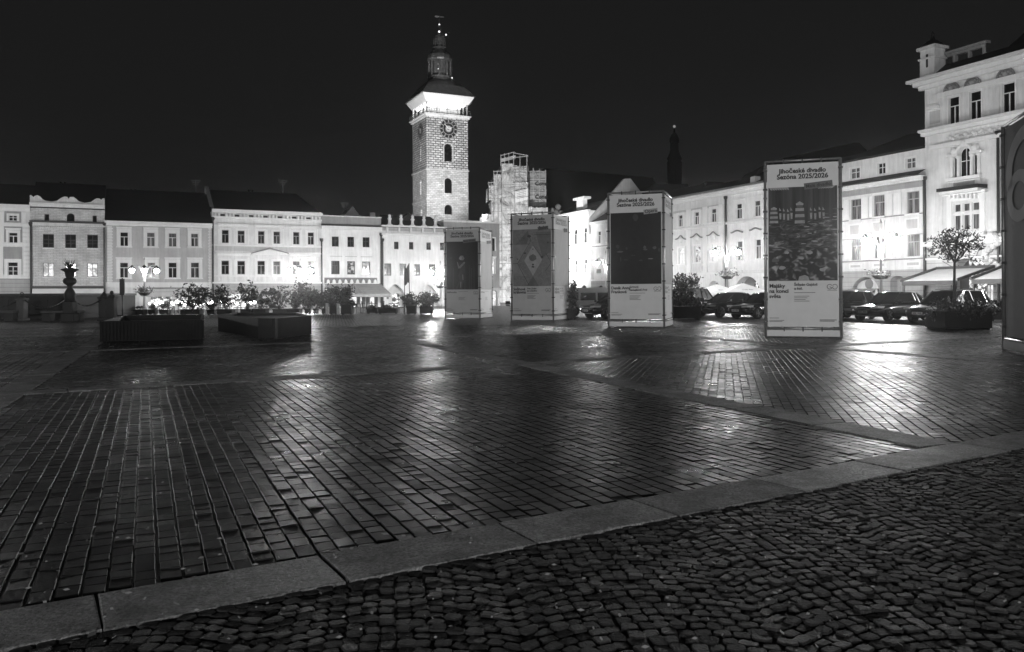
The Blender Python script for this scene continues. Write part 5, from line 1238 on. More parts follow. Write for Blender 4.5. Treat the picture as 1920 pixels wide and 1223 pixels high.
def pic_lighthouse(pm, P, u0, u1, z0, z1):
    w, hh = u1-u0, z1-z0; U = lambda f: u0+w*f; Z = lambda f: z1-hh*f       # f from the top
    pm.m = 0; quadP(pm, P, u0, u1, Z(.36), z1); pm.m = 1; quadP(pm, P, u0, u1, Z(.66), Z(.36)); pm.m = 2; quadP(pm, P, u0, u1, z0, Z(.66))
    def tower(cx, top, base, r):
        n = 5; hgt = base-top
        pm.m = 4
        polyP(pm, P, [(U(cx-r*.8), Z(top+hgt*.17)), (U(cx-r*.85), Z(top+hgt*.1)), (U(cx-r*.35), Z(top+hgt*.04)), (U(cx), Z(top)), (U(cx+r*.35), Z(top+hgt*.04)), (U(cx+r*.85), Z(top+hgt*.1)), (U(cx+r*.8), Z(top+hgt*.17))])
        pm.m = 3; polyP(pm, P, [(U(cx-r*.8), Z(top+hgt*.17)), (U(cx+r*.8), Z(top+hgt*.17)), (U(cx+r*.6), Z(top+hgt*.27)), (U(cx-r*.6), Z(top+hgt*.27))])
        for k in range(5):
            a, b_ = .3+k*.14, .3+(k+1)*.14; pm.m = 4 if k % 2 == 0 else 5
            polyP(pm, P, [(U(cx-r*(.95+.04*k)), Z(top+hgt*a)), (U(cx+r*(.95+.04*k)), Z(top+hgt*a)), (U(cx+r*(.99+.04*k)), Z(top+hgt*b_)), (U(cx-r*(.99+.04*k)), Z(top+hgt*b_))])
    tower(.08, .205, .38, .055); tower(.46, .155, .39, .065)
    for i, f in enumerate((.17, .225, .285, .335, .62, .68, .745, .8)):
        top = .215+.006*(i % 3); pm.m = 4; polyP(pm, P, [(U(f-.012), Z(top+.035)), (U(f-.008), Z(top)), (U(f+.02), Z(top+.035))]); polyP(pm, P, [(U(f-.012), Z(top+.06)), (U(f+.022), Z(top+.06)), (U(f+.018), Z(top+.125)), (U(f-.006), Z(top+.125))])
    rg = random.Random(5)
    for i in range(34):
        f, g_ = rg.uniform(.5, 1.0), rg.uniform(.24, .55); pm.m = rg.choice((3, 4, 5)); blob(pm, P, U(min(.97, f)), Z(g_+.25*(1-f)), w*.04, hh*.006, .033, 8, i)
    for i, (f, g_, r) in enumerate(((.2, .86, .05), (.79, .885, .05), (.48, .76, .04), (.27, .7, .035), (.6, .7, .05), (.38, .87, .03), (.27, .95, .02), (.1, .78, .06))): pm.m = 3 if i > 4 else 4; blob(pm, P, U(f), Z(g_), w*r, hh*r*.4, .033, 14, i)
    pm.m = 4; polyP(pm, P, [(U(.43), Z(1)), (U(.45), Z(.955)), (U(.53), Z(.94)), (U(.58), Z(.955)), (U(.6), Z(1))], .033)
    for i in range(8): pm.m = 4; polyP(pm, P, [(U(.01+i*.035), Z(0)), (U(.05+i*.035), Z(0)), (U(.06+i*.035), Z(.03)), (U(.03+i*.035), Z(.022))]); 
    for i in range(6): polyP(pm, P, [(U(.98-i*.035), Z(0)), (U(.94-i*.035), Z(0)), (U(.9-i*.035), Z(.03)), (U(.94-i*.035), Z(.022))])
    return [M['pstreak'], M['pgrass'], M['pbokeh'], M['p2'], M['p4'], M['p1']]
def pic_black(pm, P, u0, u1, z0, z1):
    w, hh = u1-u0, z1-z0; U = lambda f: u0+w*f; Z = lambda f: z1-hh*f
    pm.m = 0; quadP(pm, P, u0, u1, z0, z1)
    for i, (f, g_, a, b_, t) in enumerate(((.14, .47, .035, .03, 1), (.19, .545, .07, .012, 2), (.32, .5, .02, .02, 1), (.68, .49, .03, .025, 2), (.69, .52, .045, .012, 2), (.87, .5, .035, .022, 2), (.97, .53, .03, .025, 1), (.79, .65, .06, .008, 3), (.2, .65, .012, .04, 1), (.3, .66, .05, .008, 1), (.6, .67, .04, .012, 1), (.45, .6, .05, .006, 1), (.5, .07, .06, .05, 1))): pm.m = t; blob(pm, P, U(min(f, .965)), Z(g_), w*a, hh*b_, .032, 10, i)
    return [M['pdark'], M['p1'], M['p2'], M['p3']]
def pic_diamond(pm, P, u0, u1, z0, z1):
    w, hh = u1-u0, z1-z0; U = lambda f: u0+w*f; Z = lambda f: z1-hh*f
    pm.m = 0; quadP(pm, P, u0, u1, z0, z1)
    pm.m = 1; polyP(pm, P, [(U(0), Z(.27)), (U(.44), Z(.27)), (U(.13), Z(.6)), (U(.35), Z(.82)), (U(0), Z(.82))]); pm.m = 2; polyP(pm, P, [(U(.08), Z(.26)), (U(.4), Z(.02)), (U(.43), Z(.14)), (U(.36), Z(.26))], .0325)
    pm.m = 2; polyP(pm, P, [(U(.6), Z(.05)), (U(1), Z(.05)), (U(1), Z(.4)), (U(.78), Z(.5))]); pm.m = 3; polyP(pm, P, [(U(.3), Z(.55)), (U(.53), Z(.28)), (U(.77), Z(.54)), (U(.53), Z(.82))], .033)
    pm.m = 2; polyP(pm, P, [(U(.53), Z(.82)), (U(.68), Z(1)), (U(.36), Z(1))]); blob(pm, P, U(.53), Z(.5), w*.1, hh*.06, .034, 12, 3); pm.m = 4
    for (a, b_), (c, d) in (((.12, .6), (.48, .2)), ((.12, .6), (.42, .98)), ((0, .6), (.12, .6)), ((.4, .08), (.48, .2)), ((1, .58), (.86, .42)), ((1, .6), (.85, .74)), ((.55, .1), (1, .1)), ((.53, .28), (.8, .52))):
        du, dz = (c-a)*w, (d-b_)*hh; l_ = math.hypot(du, dz); nu, nz = dz/l_*.013, du/l_*.013; polyP(pm, P, [(U(a)-nu, Z(b_)-nz), (U(c)-nu, Z(d)-nz), (U(c)+nu, Z(d)+nz), (U(a)+nu, Z(b_)+nz)], .035)
    for i, (f, g_, r) in enumerate(((.43, .12, .05), (.53, .35, .02), (.53, .62, .03), (.53, .66, .035), (.77, .49, .04), (.32, .42, .03), (.12, .52, .02), (.92, .24, .03))): blob(pm, P, U(f), Z(g_), w*r, hh*r*.5, .036, 10, i)
    return [M['p3'], M['pd2'], M['pd1'], M['pd3'], M['p1']]
M['pd1'] = plain('picture_tone_e', .1, .7, .3, 3); M['pd2'] = plain('picture_tone_f', .2, .7, .25, 3); M['pd3'] = plain('picture_tone_g', .28, .7, .25, 3)
def pic_dancer(pm, P, u0, u1, z0, z1):
    w, hh = u1-u0, z1-z0; U = lambda f: u0+w*f; Z = lambda f: z1-hh*f
    pm.m = 0; quadP(pm, P, u0, u1, z0, z1); pm.m = 1
    for i, f in enumerate((.2, .72, .78, .86, .57)): polyP(pm, P, [(U(f), Z(.55-.1*(i % 2))), (U(f+.025), Z(.55)), (U(f+.03), Z(1)), (U(f-.005), Z(1))])
    polyP(pm, P, [(U(.38), Z(.44)), (U(.58), Z(.42)), (U(.6), Z(.56)), (U(.54), Z(.7)), (U(.55), Z(.82)), (U(.48), Z(1)), (U(.41), Z(1)), (U(.43), Z(.84)), (U(.37), Z(.72)), (U(.43), Z(.58))]); polyP(pm, P, [(U(.43), Z(.83)), (U(.4), Z(.83)), (U(.28), Z(.99)), (U(.34), Z(.99))])
    pm.m = 2; blob(pm, P, U(.48), Z(.345), w*.085, hh*.055, .033, 14, 2); polyP(pm, P, [(U(.33), Z(.42)), (U(.36), Z(.43)), (U(.4), Z(.52)), (U(.56), Z(.42)), (U(.6), Z(.44)), (U(.44), Z(.56)), (U(.37), Z(.56))], .033); polyP(pm, P, [(U(.5), Z(.68)), (U(.53), Z(.7)), (U(.54), Z(.8)), (U(.5), Z(.8))], .033); polyP(pm, P, [(U(.43), Z(.84)), (U(.47), Z(.84)), (U(.46), Z(.96)), (U(.43), Z(.96))], .033)
    pm.m = 1; blob(pm, P, U(.14), Z(.34), w*.04, hh*.015, .032, 10, 1); pm.m = 3; blob(pm, P, U(.455), Z(.35), w*.04, hh*.04, .034, 10, 5)
    return [M['pdark'], M['p1'], M['p3'], M['p4']]
def col_from(pxl, pyl, pxr, pyr, topl, topr):
    a, b_ = gnd(pxl, pyl), gnd(pxr, pyr); za = at(pxl, topl, a.y).z; zb_ = at(pxr, topr, b_.y).z
    return (a.x, a.y), (b_.x, b_.y), (za+zb_)/2
a, b_, z = col_from(835.5, 597.6, 900, 597.8, 428.7, 426.5)
banner(a, b_, None, z, 'poster column with a dark picture of a lone dancer, leftmost of the row', ['NAPorodku'], 'Malé divadlo', True, pic_dancer, [], 'clothd')
a, b_, z = col_from(959.5, 601.3, 1037.7, 602.0, 401.4, 398.3)
banner(a, b_, None, z, 'poster column with grey diamond shapes and the title Sněhová královna', ['Sněhová', 'královna'], 'Balet', True, pic_diamond, ['Petr Zuska', 'Jan Zástěra'], 'clothd')
a, b_, z = col_from(1141.5, 613.9, 1245.5, 614.8, 362, 359.2)
banner(a, b_, None, z, 'poster column with an almost black picture and the title Deník Anny Frankové', ['Deník Anny', 'Frankové'], 'Opera', False, pic_black, ['Grigorij', 'Samujlovič Frid'])
a, b_, z = col_from(1436, 632.9, 1577.5, 634.5, 303.3, 297.6)
banner(a, b_, None, z, 'largest full poster column showing small striped lighthouses above blurred plants', ['Majáky', 'na konci', 'světa'], 'Malé divadlo', True, pic_lighthouse, ['Štěpán Gajdoš', 'a kol.'])
# fifth column: cloth colour darkened for its unlit face, big pale letters, cut by the picture edge
a = gnd(1883, 657); z = 5.62
o = empty('poster_column', (a.x, a.y, 0), math.atan2(-.96, -.28), label='unlit dark poster column with huge pale letters at the right edge', cat='poster column', group='theatre poster columns on the square')
W5 = 2.56; m = MB()
for x, y in ((0, 0), (W5, 0), (W5, 2.6), (0, 2.6)): m.tube([(x, y, 0), (x, y, z)], .05, 8)
for zz_ in (.06, .3, z): m.tube([(0, 0, zz_), (W5, 0, zz_)], .035); m.tube([(0, 0, zz_), (0, 2.6, zz_)], .035); m.tube([(W5, 0, zz_), (W5, 2.6, zz_)], .035); m.tube([(0, 2.6, zz_), (W5, 2.6, zz_)], .035)
m.build('frame', M['alu'], o, smooth=True)
m = MB()
for q in (.6, 1.4, 2.2, 3.0, 3.8, 4.6, 5.4): m.box(-.07, .07, -.07, .07, q-.03, q+.03)
m.build('tie', M['framed'], o)
m = MB(); m.poly([(.06, 0, .36), (W5-.06, 0, .36), (W5-.06, 0, z-.08), (.06, 0, z-.08)]); fp = m.build('front_panel', M['clothb'], o)
for nm, q in (('side_panel', [(0, 2.54, .36), (0, .06, .36), (0, .06, z-.08), (0, 2.54, z-.08)]), ('side_panel', [(W5, 2.54, .36), (W5, .06, .36), (W5, .06, z-.08), (W5, 2.54, z-.08)]), ('back_panel', [(.06, 2.6, .36), (W5-.06, 2.6, .36), (W5-.06, 2.6, z-.08), (.06, 2.6, z-.08)])): MB().poly(q).build(nm, M['clothb'], o)
m = MB(); m.box(.04, W5-.04, -.04, 0, .06, .27); m.build('base_board', M['iron'], o)
m = MB()
def arc5(cx, cz, r0, r1, rx, a0, a1, n=26):
    for i in range(n):
        t0, t1 = a0+(a1-a0)*i/n, a0+(a1-a0)*(i+1)/n
        m.poly([(cx+r0*rx*math.cos(t0), -.02, cz+r0*math.sin(t0)), (cx+r1*rx*math.cos(t0), -.02, cz+r1*math.sin(t0)), (cx+r1*rx*math.cos(t1), -.02, cz+r1*math.sin(t1)), (cx+r0*rx*math.cos(t1), -.02, cz+r0*math.sin(t1))])
arc5(1.75, 4.3, .72, 1.05, 1.4, .3, 3.5); arc5(1.25, 3.75, .34, .62, 1.45, 0, 6.2832)
m.build('lettering', plain('pale_letters', .26, .7), fp)

# ================================================================== fountain corner, left
def hz(px): return HY-(px-CX)*sr/cr          # horizon height in the picture at a column
def zat(px, py, Y): return at(px, py, Y).z
p0, p1 = gx(-160, 52), gx(132, 52)
o = empty('fountain_basin', (p0.x, 52, 0), label='long dark stone basin wall of the fountain at the left edge', cat='fountain')
w = p1.x-p0.x; zt = zat(60, 550.6, 52)
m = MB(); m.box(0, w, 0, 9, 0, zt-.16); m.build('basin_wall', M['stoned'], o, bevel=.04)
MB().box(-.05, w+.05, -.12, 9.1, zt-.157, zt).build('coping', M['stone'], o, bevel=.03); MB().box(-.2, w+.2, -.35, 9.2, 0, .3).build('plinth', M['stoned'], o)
for i in range(8): MB().box(.4+i*w/8, w/8*(i+1)-.2, -.05, -.002, .5, zt-.4).build('relief_panel', M['stoned'], o)
X, Y = lp(131, 46); o = empty('urn_column', (X, Y, 0), label='dark stone column with a stacked vase and urn before the whitewashed house', cat='column')
Z = lambda y: zat(131, y, 46)
k = 46/1500
m = MB(); m.box(-.36, .36, -.36, .36, 0, Z(588)); m.box(-.28, .28, -.28, .28, Z(588), Z(566)); m.build('pedestal', M['stoned'], o, bevel=.03)
m = MB(); m.lathe([(8*k, Z(566)), (9.5*k, Z(556)), (10*k, Z(551)), (7*k, Z(544)), (4.5*k, Z(541)), (4*k, Z(537)), (6*k, Z(535)), (11*k, Z(531)), (11.8*k, Z(527)), (10*k, Z(522.5)), (6*k, Z(520.5)), (7.5*k, Z(518)), (8.5*k, Z(511)), (10*k, Z(509)), (15*k, Z(507)), (15.2*k, Z(505.5)), (13*k, Z(504.5)), (8*k, Z(503))], 20); m.build('vase', M['stoned'], o, smooth=True)
q = empty('agave_plant', (X, Y, Z(505)), label='spiky agave plant growing in the urn on top of the stone column', cat='plant')
m = MB()
for i in range(26):
    a = i*2.4; e = .35+.9*((i*7) % 10)/10; ln = .45+.3*math.cos(e)*.5+.25*math.sin(e); d = Vector((math.cos(a)*math.cos(e), math.sin(a)*math.cos(e), math.sin(e))); n_ = Vector((-math.sin(a), math.cos(a), 0))
    b0 = Vector((0, 0, .0)); m.poly([b0-n_*.03, b0+d*ln*.5-n_*.035, b0+d*ln, b0+d*ln*.5+n_*.035, b0+n_*.03])
m.build('blades', M['leaf'], q); m = MB(); m.tube([(0, 0, -.05), (0, 0, .15)], .06); m.build('stem', M['bark'], q)
def post(px, Yp, ztop, cap, label):
    X = lp(px, Yp)[0]; o = empty('stone_post', (X, Yp, 0), label=label, cat='stone post', group='stone posts carrying the fountain chain')
    m = MB(); m.box(-.3, .3, -.3, .3, 0, .18); m.box(-.23, .23, -.23, .23, .18, ztop-.3); m.box(-.28, .28, -.28, .28, ztop-.3, ztop-.2); m.build('shaft', M['stone'] if cap == 'ring' else M['stoned'], o, bevel=.03)
    m = MB()
    if cap == 'cone': m.lathe([(.24, 0), (.2, .1), (.1, .22), (.02, .34)], 12, (0, 0, ztop-.2))
    elif cap == 'knob': m.lathe([(.22, 0), (.2, .08), (.06, .12), (.07, .16), (.11, .22), (.08, .32), (.02, .36)], 12, (0, 0, ztop-.2))
    else: m.lathe([(.22, 0), (.12, .12), (.04, .16)], 12, (0, 0, ztop-.2)); m.tube([(.1*math.cos(t/10*6.283), 0, ztop+.06+.1*math.sin(t/10*6.283)) for t in range(11)], .025, 5)
    m.build('cap', M['stoned'], o, smooth=True); return Vector((X, Yp, ztop-.15))
pA = post(41, 48, 1.55, 'ring', 'paler stone post with an iron ring on its cap before the basin wall')
pB = post(195, 48, 1.6, 'cone', 'dark stone post with a pointed cap beside the knobbed one')
pC = post(209.5, 47.6, 1.62, 'knob', 'dark stone post with a knob finial near the sign pillar')
def chain(a, b_, sagz, label):
    o = empty('chain', a, label=label, cat='chain', group='iron chains hanging around the fountain'); m = MB(); L_ = (b_-a).length; n = max(8, int(L_/.12))
    pts = [a+(b_-a)*t/n-Vector((0, 0, sagz*4*(t/n)*(1-t/n)))-a for t in range(n+1)]
    m.tube(pts, [.035+.02*(i % 2) for i in range(n+1)], 5); m.build('links', M['iron'], o)
uC = Vector((X, 46, 1.45))
chain(pA, uC, .65, 'chain sagging between the ringed post and the urn column'); chain(uC, pB, .55, 'chain sagging between the urn column and the pointed post'); chain(Vector((lp(-60, 48)[0], 48, 1.5)), pA, .6, 'chain leaving the picture left of the ringed post')
def bench(px0, px1, Yb, label):
    X0, X1 = lp(px0, Yb)[0], lp(px1, Yb)[0]; o = empty('stone_bench', (X0, Yb, 0), label=label, cat='bench', group='stone benches at the fountain'); w = X1-X0
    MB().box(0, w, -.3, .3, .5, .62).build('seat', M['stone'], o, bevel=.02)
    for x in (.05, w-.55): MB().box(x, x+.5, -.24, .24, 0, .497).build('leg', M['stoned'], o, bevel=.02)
bench(81, 155, 46.5, 'stone bench with two block legs beside the urn column'); bench(-45, 30, 47.5, 'stone bench cut by the left picture edge')

# steel basins
def hollow(name, pts, zt, th, label, ribs):
    """open topped box on four ground corners (front left, front right, back right, back left)"""
    c = pts[0]; o = empty(name, c, label=label, cat='basin', group='low steel basins on the square'); P_ = [p-c for p in pts]
    cen = sum(P_, Vector())/4; I_ = [p+(cen-p).normalized()*th*1.4 for p in P_]
    for i, nm in enumerate(('front_wall', 'side_wall', 'back_wall', 'side_wall')):
        a, b_, ia, ib = P_[i], P_[(i+1) % 4], I_[i], I_[(i+1) % 4]; m = MB()
        q = [a, b_, ib, ia]; m.add([(p.x, p.y, z) for z in (0.02, zt) for p in q], [(0, 1, 5, 4), (1, 2, 6, 5), (2, 3, 7, 6), (3, 0, 4, 7), (4, 5, 6, 7)])
        if ribs and i in (0, 1):
            d = (b_-a); n_ = Vector((d.y, -d.x, 0)).normalized(); k = int(d.length/.1)
            for j in range(k):
                s_ = a+d*(j+.25)/k; e = a+d*(j+.75)/k
                m.add([(p.x, p.y, z) for z in (.06, zt-.04) for p in (s_, e, e+n_*.04, s_+n_*.04)], [(0, 1, 5, 4), (1, 2, 6, 5), (2, 3, 7, 6), (3, 0, 4, 7), (4, 5, 6, 7)])
        m.build(nm, M['steel'], o)
    m = MB(); m.poly([(p.x, p.y, .3) for p in I_]); m.build('gravel_bed', M['stoned'], o)
FL, FR = gnd(187, 642.5), gnd(379.5, 637.5); bk = Vector((-2.75, 7.2, 0)); hollow('steel_basin', [FL, FR, FR+bk, FL+bk], zat(280, 601, (FL.y+FR.y)/2), .12, 'ribbed steel basin with an open dark top, the nearer left one', True)
c = gnd(484, 634); o = empty('steel_basin', c, label='plain dark angular basin with a slanted bright rim, right of the ribbed one', cat='basin', group='low steel basins on the square')
Q = [gnd(409, 621), gnd(484, 634), gnd(516, 635.5), gnd(584, 626)]; Q.append(Q[3]+Vector((-1.9, 5.2, 0))); Q.append(Q[0]+Vector((-.3, 3.2, 0))); zt = .69
for i, nm in enumerate(('side_wall', 'end_wall', 'front_wall', 'side_wall', 'back_wall', 'side_wall')):
    a, b_ = Q[i]-c, Q[(i+1) % 6]-c; n_ = Vector((b_.y-a.y, -(b_.x-a.x), 0)).normalized()*-.1; lean = Vector((0, 0, 0))
    m = MB(); m.add([(p.x, p.y, z) for z in (.0, zt) for p in (a, b_, b_+n_, a+n_)], [(0, 1, 5, 4), (1, 2, 6, 5), (2, 3, 7, 6), (3, 0, 4, 7), (4, 5, 6, 7)]); m.build(nm, M['black'] if nm == 'end_wall' else M['steel'], o)
m = MB(); m.poly([((p-c).x, (p-c).y, zt-.12) for p in Q]); m.build('gravel_bed', M['stoned'], o)
X, Y = lp(229.5, 58); o = empty('sign_pillar', (X, Y, 0), label='narrow dark sign panel on a thin pole in front of the grey house', cat='sign')
MB().tube([(0, 0, 0), (0, 0, 2.75)], .05).build('pole', M['iron'], o); MB().box(-.18, .18, -.06, -.052+.1, 1.5, zat(229, 523, 58)).build('panel', M['black'], o, bevel=.01); MB().box(-.25, .25, -.25, .25, 0, .08).build('foot', M['iron'], o)

# ================================================================== planters
def planter(px0, px1, Yp, hbox, fol, label, name='planted_tub', size=.1, n=500, boards=False, trunk=True, seed=1, group='planters screening the terraces', dep=None, mat='wood', lmat='leaf'):
    X0, X1 = lp(px0, Yp)[0], lp(px1, Yp)[0]; w = X1-X0; d = dep or min(w, .9)
    o = empty(name, ((X0+X1)/2, Yp, 0), label=label, cat='planter', group=group)
    m = MB(); h2 = w/2
    m.box(-h2, h2, -d/2, d/2, .06, hbox)
    for x in (-h2+.05, h2-.11): m.box(x, x+.06, -d/2+.05, d/2-.05, 0, .06)
    m.build('tub', M[mat], o, bevel=.015); MB().box(-h2-.03, h2+.03, -d/2-.03, d/2+.03, hbox-.06, hbox+.01).build('rim', M[mat], o)
    if boards:
        for x in (-h2-.26, h2+.04): MB().box(x, x+.2, -d/2-.05, -d/2+.03, .04, hbox+.12).build('board', M['woodl'], o)
    fpx0, fpx1, fy0, fy1 = fol
    cx = (lp((fpx0+fpx1)/2, Yp)[0])-(X0+X1)/2; rx = (fpx1-fpx0)/2*Yp/F; z1_, z0_ = zat((fpx0+fpx1)/2, fy0, Yp), zat((fpx0+fpx1)/2, fy1, Yp); cz, rz_ = (z0_+z1_)/2, (z1_-z0_)/2
    m = MB(); cl = foliage(m, (cx, 0, cz), (rx*.85, max(.35, rx*.6), rz_*.85), n, size, seed, max(8, int(rx*14))); m.build('foliage', M[lmat], o)
    if trunk:
        m = MB(); rg = random.Random(seed)
        for c_, w_ in cl[:9]:
            e = Vector((cx, 0, cz))+c_*.8; b0 = Vector((rg.uniform(-.1, .1), 0, hbox-.05)); mid = b0.lerp(e, .5)+Vector((rg.uniform(-.1, .1), 0, .1)); m.tube([b0, mid, e], [.028, .018, .008], 5)
        m.build('stem', M['bark'], o)
    return o
pl = [(342, 378, 60, .42, (322, 392, 534, 577), 'wide planter with a dense dark bush nearest the grey house awning', 900),
 (411, 438, 60, .4, (398, 440, 538, 575), 'planter with a feathery bush left of the first dark arch', 520),
 (454, 473, 60, .4, (440, 482, 532, 574), 'small planter with an upright bush under the first dark arch', 520),
 (477, 501, 60.5, .42, (478, 508, 556, 578), 'planter with low foliage inside the dark arch', 180),
 (514, 535, 60, .4, (505, 552, 536, 574), 'planter with a thin branching shrub between the two arches', 330),
 (540, 564, 60, .42, (545, 592, 527, 576), 'planter with the tallest pointed bush below the white lamp', 900),
 (572, 582, 60, .4, (575, 604, 537, 572), 'narrow planter with an airy bush right of the tallest one', 380),
 (588, 596, 60.2, .4, (590, 612, 548, 576), 'slim dark planter with a short bush by the drainpipe', 260),
 (604, 613, 60, .42, (600, 622, 548, 578), 'slim planter beside the pale boards', 260)]
for i, (a, b_, Yp, hb, fo, lb, n) in enumerate(pl): planter(a, b_, Yp, hb, fo, lb, n=n, size=.13, seed=i+3)
planter(619, 632, 59, .72, (606, 640, 541, 574), 'tall black tub with a round dark bush flanked by pale boards', n=1300, size=.11, boards=True, seed=30, dep=.6)
planter(641, 661, 58.5, .72, (634, 667, 542, 576), 'tall black tub with a round dark bush before the folding awning', n=1300, size=.11, seed=31, dep=.8)
planter(763, 780, 58, .62, (753, 783, 549, 577), 'dark tub with a leafy plant under the flagpoles', n=700, size=.12, seed=33)
planter(788, 811, 58, .58, (787, 820, 551, 578), 'dark tub with a leafy plant in front of the right pointed arch', n=800, size=.12, seed=34)
planter(689, 708, 61, .4, (690, 706, 572, 580), 'low dark trough with short plants under the folding awning', n=150, size=.09, seed=35, trunk=False)
planter(711, 745, 60.5, .42, (712, 735, 571, 580), 'long low trough left of the flagpoles', n=180, size=.09, seed=36, trunk=False)
planter(251, 272, 61, .4, (254, 268, 574, 580), 'black square planter at the foot of the lamp by the arch shop', n=120, size=.08, seed=37, trunk=False)
planter(280, 293, 62, .38, (278, 296, 570, 580), 'small tub with short plants by the lit shop window', n=160, size=.08, seed=38, trunk=False)
planter(302, 318, 62, .36, (300, 322, 566, 580), 'small tub with a loose pale plant before the cafe', n=200, size=.1, seed=39, trunk=False, lmat='leafm')
planter(390, 404, 60.5, .36, (388, 406, 570, 582), 'rounded low tub between the cafe bushes', n=200, size=.09, seed=40, trunk=False)
planter(1063, 1079, 45, .62, (1060, 1082, 523, 576), 'grey tub with a tall thin shrub between two poster columns', n=420, size=.1, seed=41, mat='stoned', group='planters near the parked cars')
planter(1256, 1309, 44.5, .72, (1250, 1320, 556, 577), 'wide dark planter with low plants under the leaning young tree', n=1100, size=.08, seed=42, trunk=False, mat='wood', group='planters near the parked cars', dep=1.4)
planter(1752, 1839, 31.5, .7, (1746, 1845, 562, 606), 'big dark planter full of shrubs around the round crowned tree', n=3600, size=.06, seed=43, trunk=False, mat='wood', group='planters near the parked cars', dep=1.5)
planter(1851, 1905, 40, .55, (1850, 1900, 566, 580), 'long dark trough with small plants beside the dark poster column', n=500, size=.08, seed=44, trunk=False, group='planters near the parked cars')
planter(1862, 1925, 46, .9, (1862, 1915, 562, 572), 'raised terrace planter under the right awning', n=300, size=.09, seed=45, trunk=False, group='planters near the parked cars')

def tree(X, Y, z0, trunk_h, c, rad, n, size, seed, label, lean=0.0, clumps=40, spread=.17):
    o = empty('tree', (X, Y, z0), label=label, cat='tree'); rg = random.Random(seed)
    m = MB(); cl = foliage(m, c, rad, n, size, seed, clumps, spread); m.build('crown', M['leaf'], o)
    m = MB(); top = Vector((lean, 0, trunk_h)); m.tube([(0, 0, 0), (lean*.4, .02, trunk_h*.5), top], [.07, .055, .045], 8)
    C0 = Vector(c)
    for k in range(7):
        a = k*.9; d = C0+Vector((math.cos(a)*rad[0]*.55, math.sin(a)*rad[1]*.55, rg.uniform(-.2, .6)*rad[2])); m.tube([top, top.lerp(d, .5)+Vector((0, 0, -.06)), d], [.035, .025, .015], 5)
        for c_, w_ in cl[k*5:k*5+5]: m.tube([top.lerp(d, .7), C0+c_*.95], [.018, .006], 4)
    m.build('trunk', M['bark'], o); return o
X, Y = lp(1790, 31.5); zc = zat(1790, 457, 31.5)
tree(X, Y, .85, 1.75, (0, 0, zc-.85), (1.02, .95, .72), 1150, .062, 5, 'young tree with a round open crown in the big planter before the white awning', clumps=90, spread=.12)
X, Y = lp(1275, 44.5); zc = zat(1285, 532, 44.5)
tree(X, Y, .65, 1.0, (.25, 0, zc-.65), (1.15, .8, .62), 900, .085, 9, 'leaning young tree with drooping leaf clusters between the poster columns', lean=.15, clumps=34, spread=.17)

# ================================================================== flags, bulbs, terraces
for i, (px, ytop, lb) in enumerate(((758.5, 499, 'flagpole with a limp dark flag, left of the pair'), (767.5, 494, 'taller flagpole with a limp dark flag beside the arch'))):
    X, Y = lp(px, 58.5); z = zat(px, ytop, 58.5); o = empty('flagpole', (X, Y, 0), label=lb, cat='flagpole', group='flagpoles before the gothic house')
    MB().tube([(0, 0, 0), (0, 0, z)], [.045, .025]).build('pole', M['iron'], o)
    m = MB(); s_ = 1 if i == 0 else -1; rg = [(.02, .0), (.16, -.25), (.28, -.55), (.32, -.95), (.2, -1.25), (.06, -1.45)]
    for y in (-.05, 0, .05):
        m.poly([(s_*a, y+.05*math.sin(b_*4), z+b_*1.0) for a, b_ in rg]+[(.0, y, z-1.2)])
    m.build('flag', M['flag'], o)
o = empty('string_lights', (lp(340, 66)[0], 66, 0), label='string of small round bulbs hanging over the cafe terrace', cat='string lights')
x0, x1 = lp(283, 66)[0]-o.location.x, lp(480, 66)[0]-o.location.x; m = MB()
pts = [(x0+(x1-x0)*t/30, 0, zat(340, 561, 66)-.12*abs(math.sin(t*1.1))) for t in range(31)]; m.tube(pts, .012, 4); m.build('cable', M['iron'], o)
for i in range(30):
    if i % 7 == 5: continue
    p = pts[i]; m = MB(); m.ball((p[0]+random.uniform(-.05, .05), random.uniform(-.4, .4), p[2]-.14-random.uniform(0, .25)), .085+.03*(i % 3), 8, 6); m.build('bulb', M['bulb'], o, smooth=True)
def chair_proto():
    o = empty('cafe_chair', (0, 0, 0)); MB().box(-.22, .22, -.22, .22, .43, .47).build('seat', M['wood'], o, bevel=.01)
    m = MB()
    for x in (-.2, .2): m.tube([(x, .21, .45), (x, .25, .92)], .018)
    for z in (.6, .72, .84): m.box(-.2, .2, .225, .245, z, z+.06)
    m.build('backrest', M['wood'], o)
    for x in (-.19, .19):
        for y in (-.19, .19): MB().tube([(x*1.1, y*1.1, 0), (x, y, .43)], .018).build('leg', M['iron'], o)
    return o
def table_proto():
    o = empty('cafe_table', (0, 0, 0)); m = MB(); m.lathe([(.38, .71), (.4, .72), (.4, .745), (.38, .75)], 18); m.build('tabletop', M['wood'], o); MB().tube([(0, 0, 0), (0, 0, .71)], .03).build('stem', M['iron'], o); m = MB(); m.lathe([(.25, 0), (.24, .03), (.04, .06)], 14); m.build('base', M['iron'], o); return o
cp, tp = chair_proto(), table_proto(); first = [True, True]
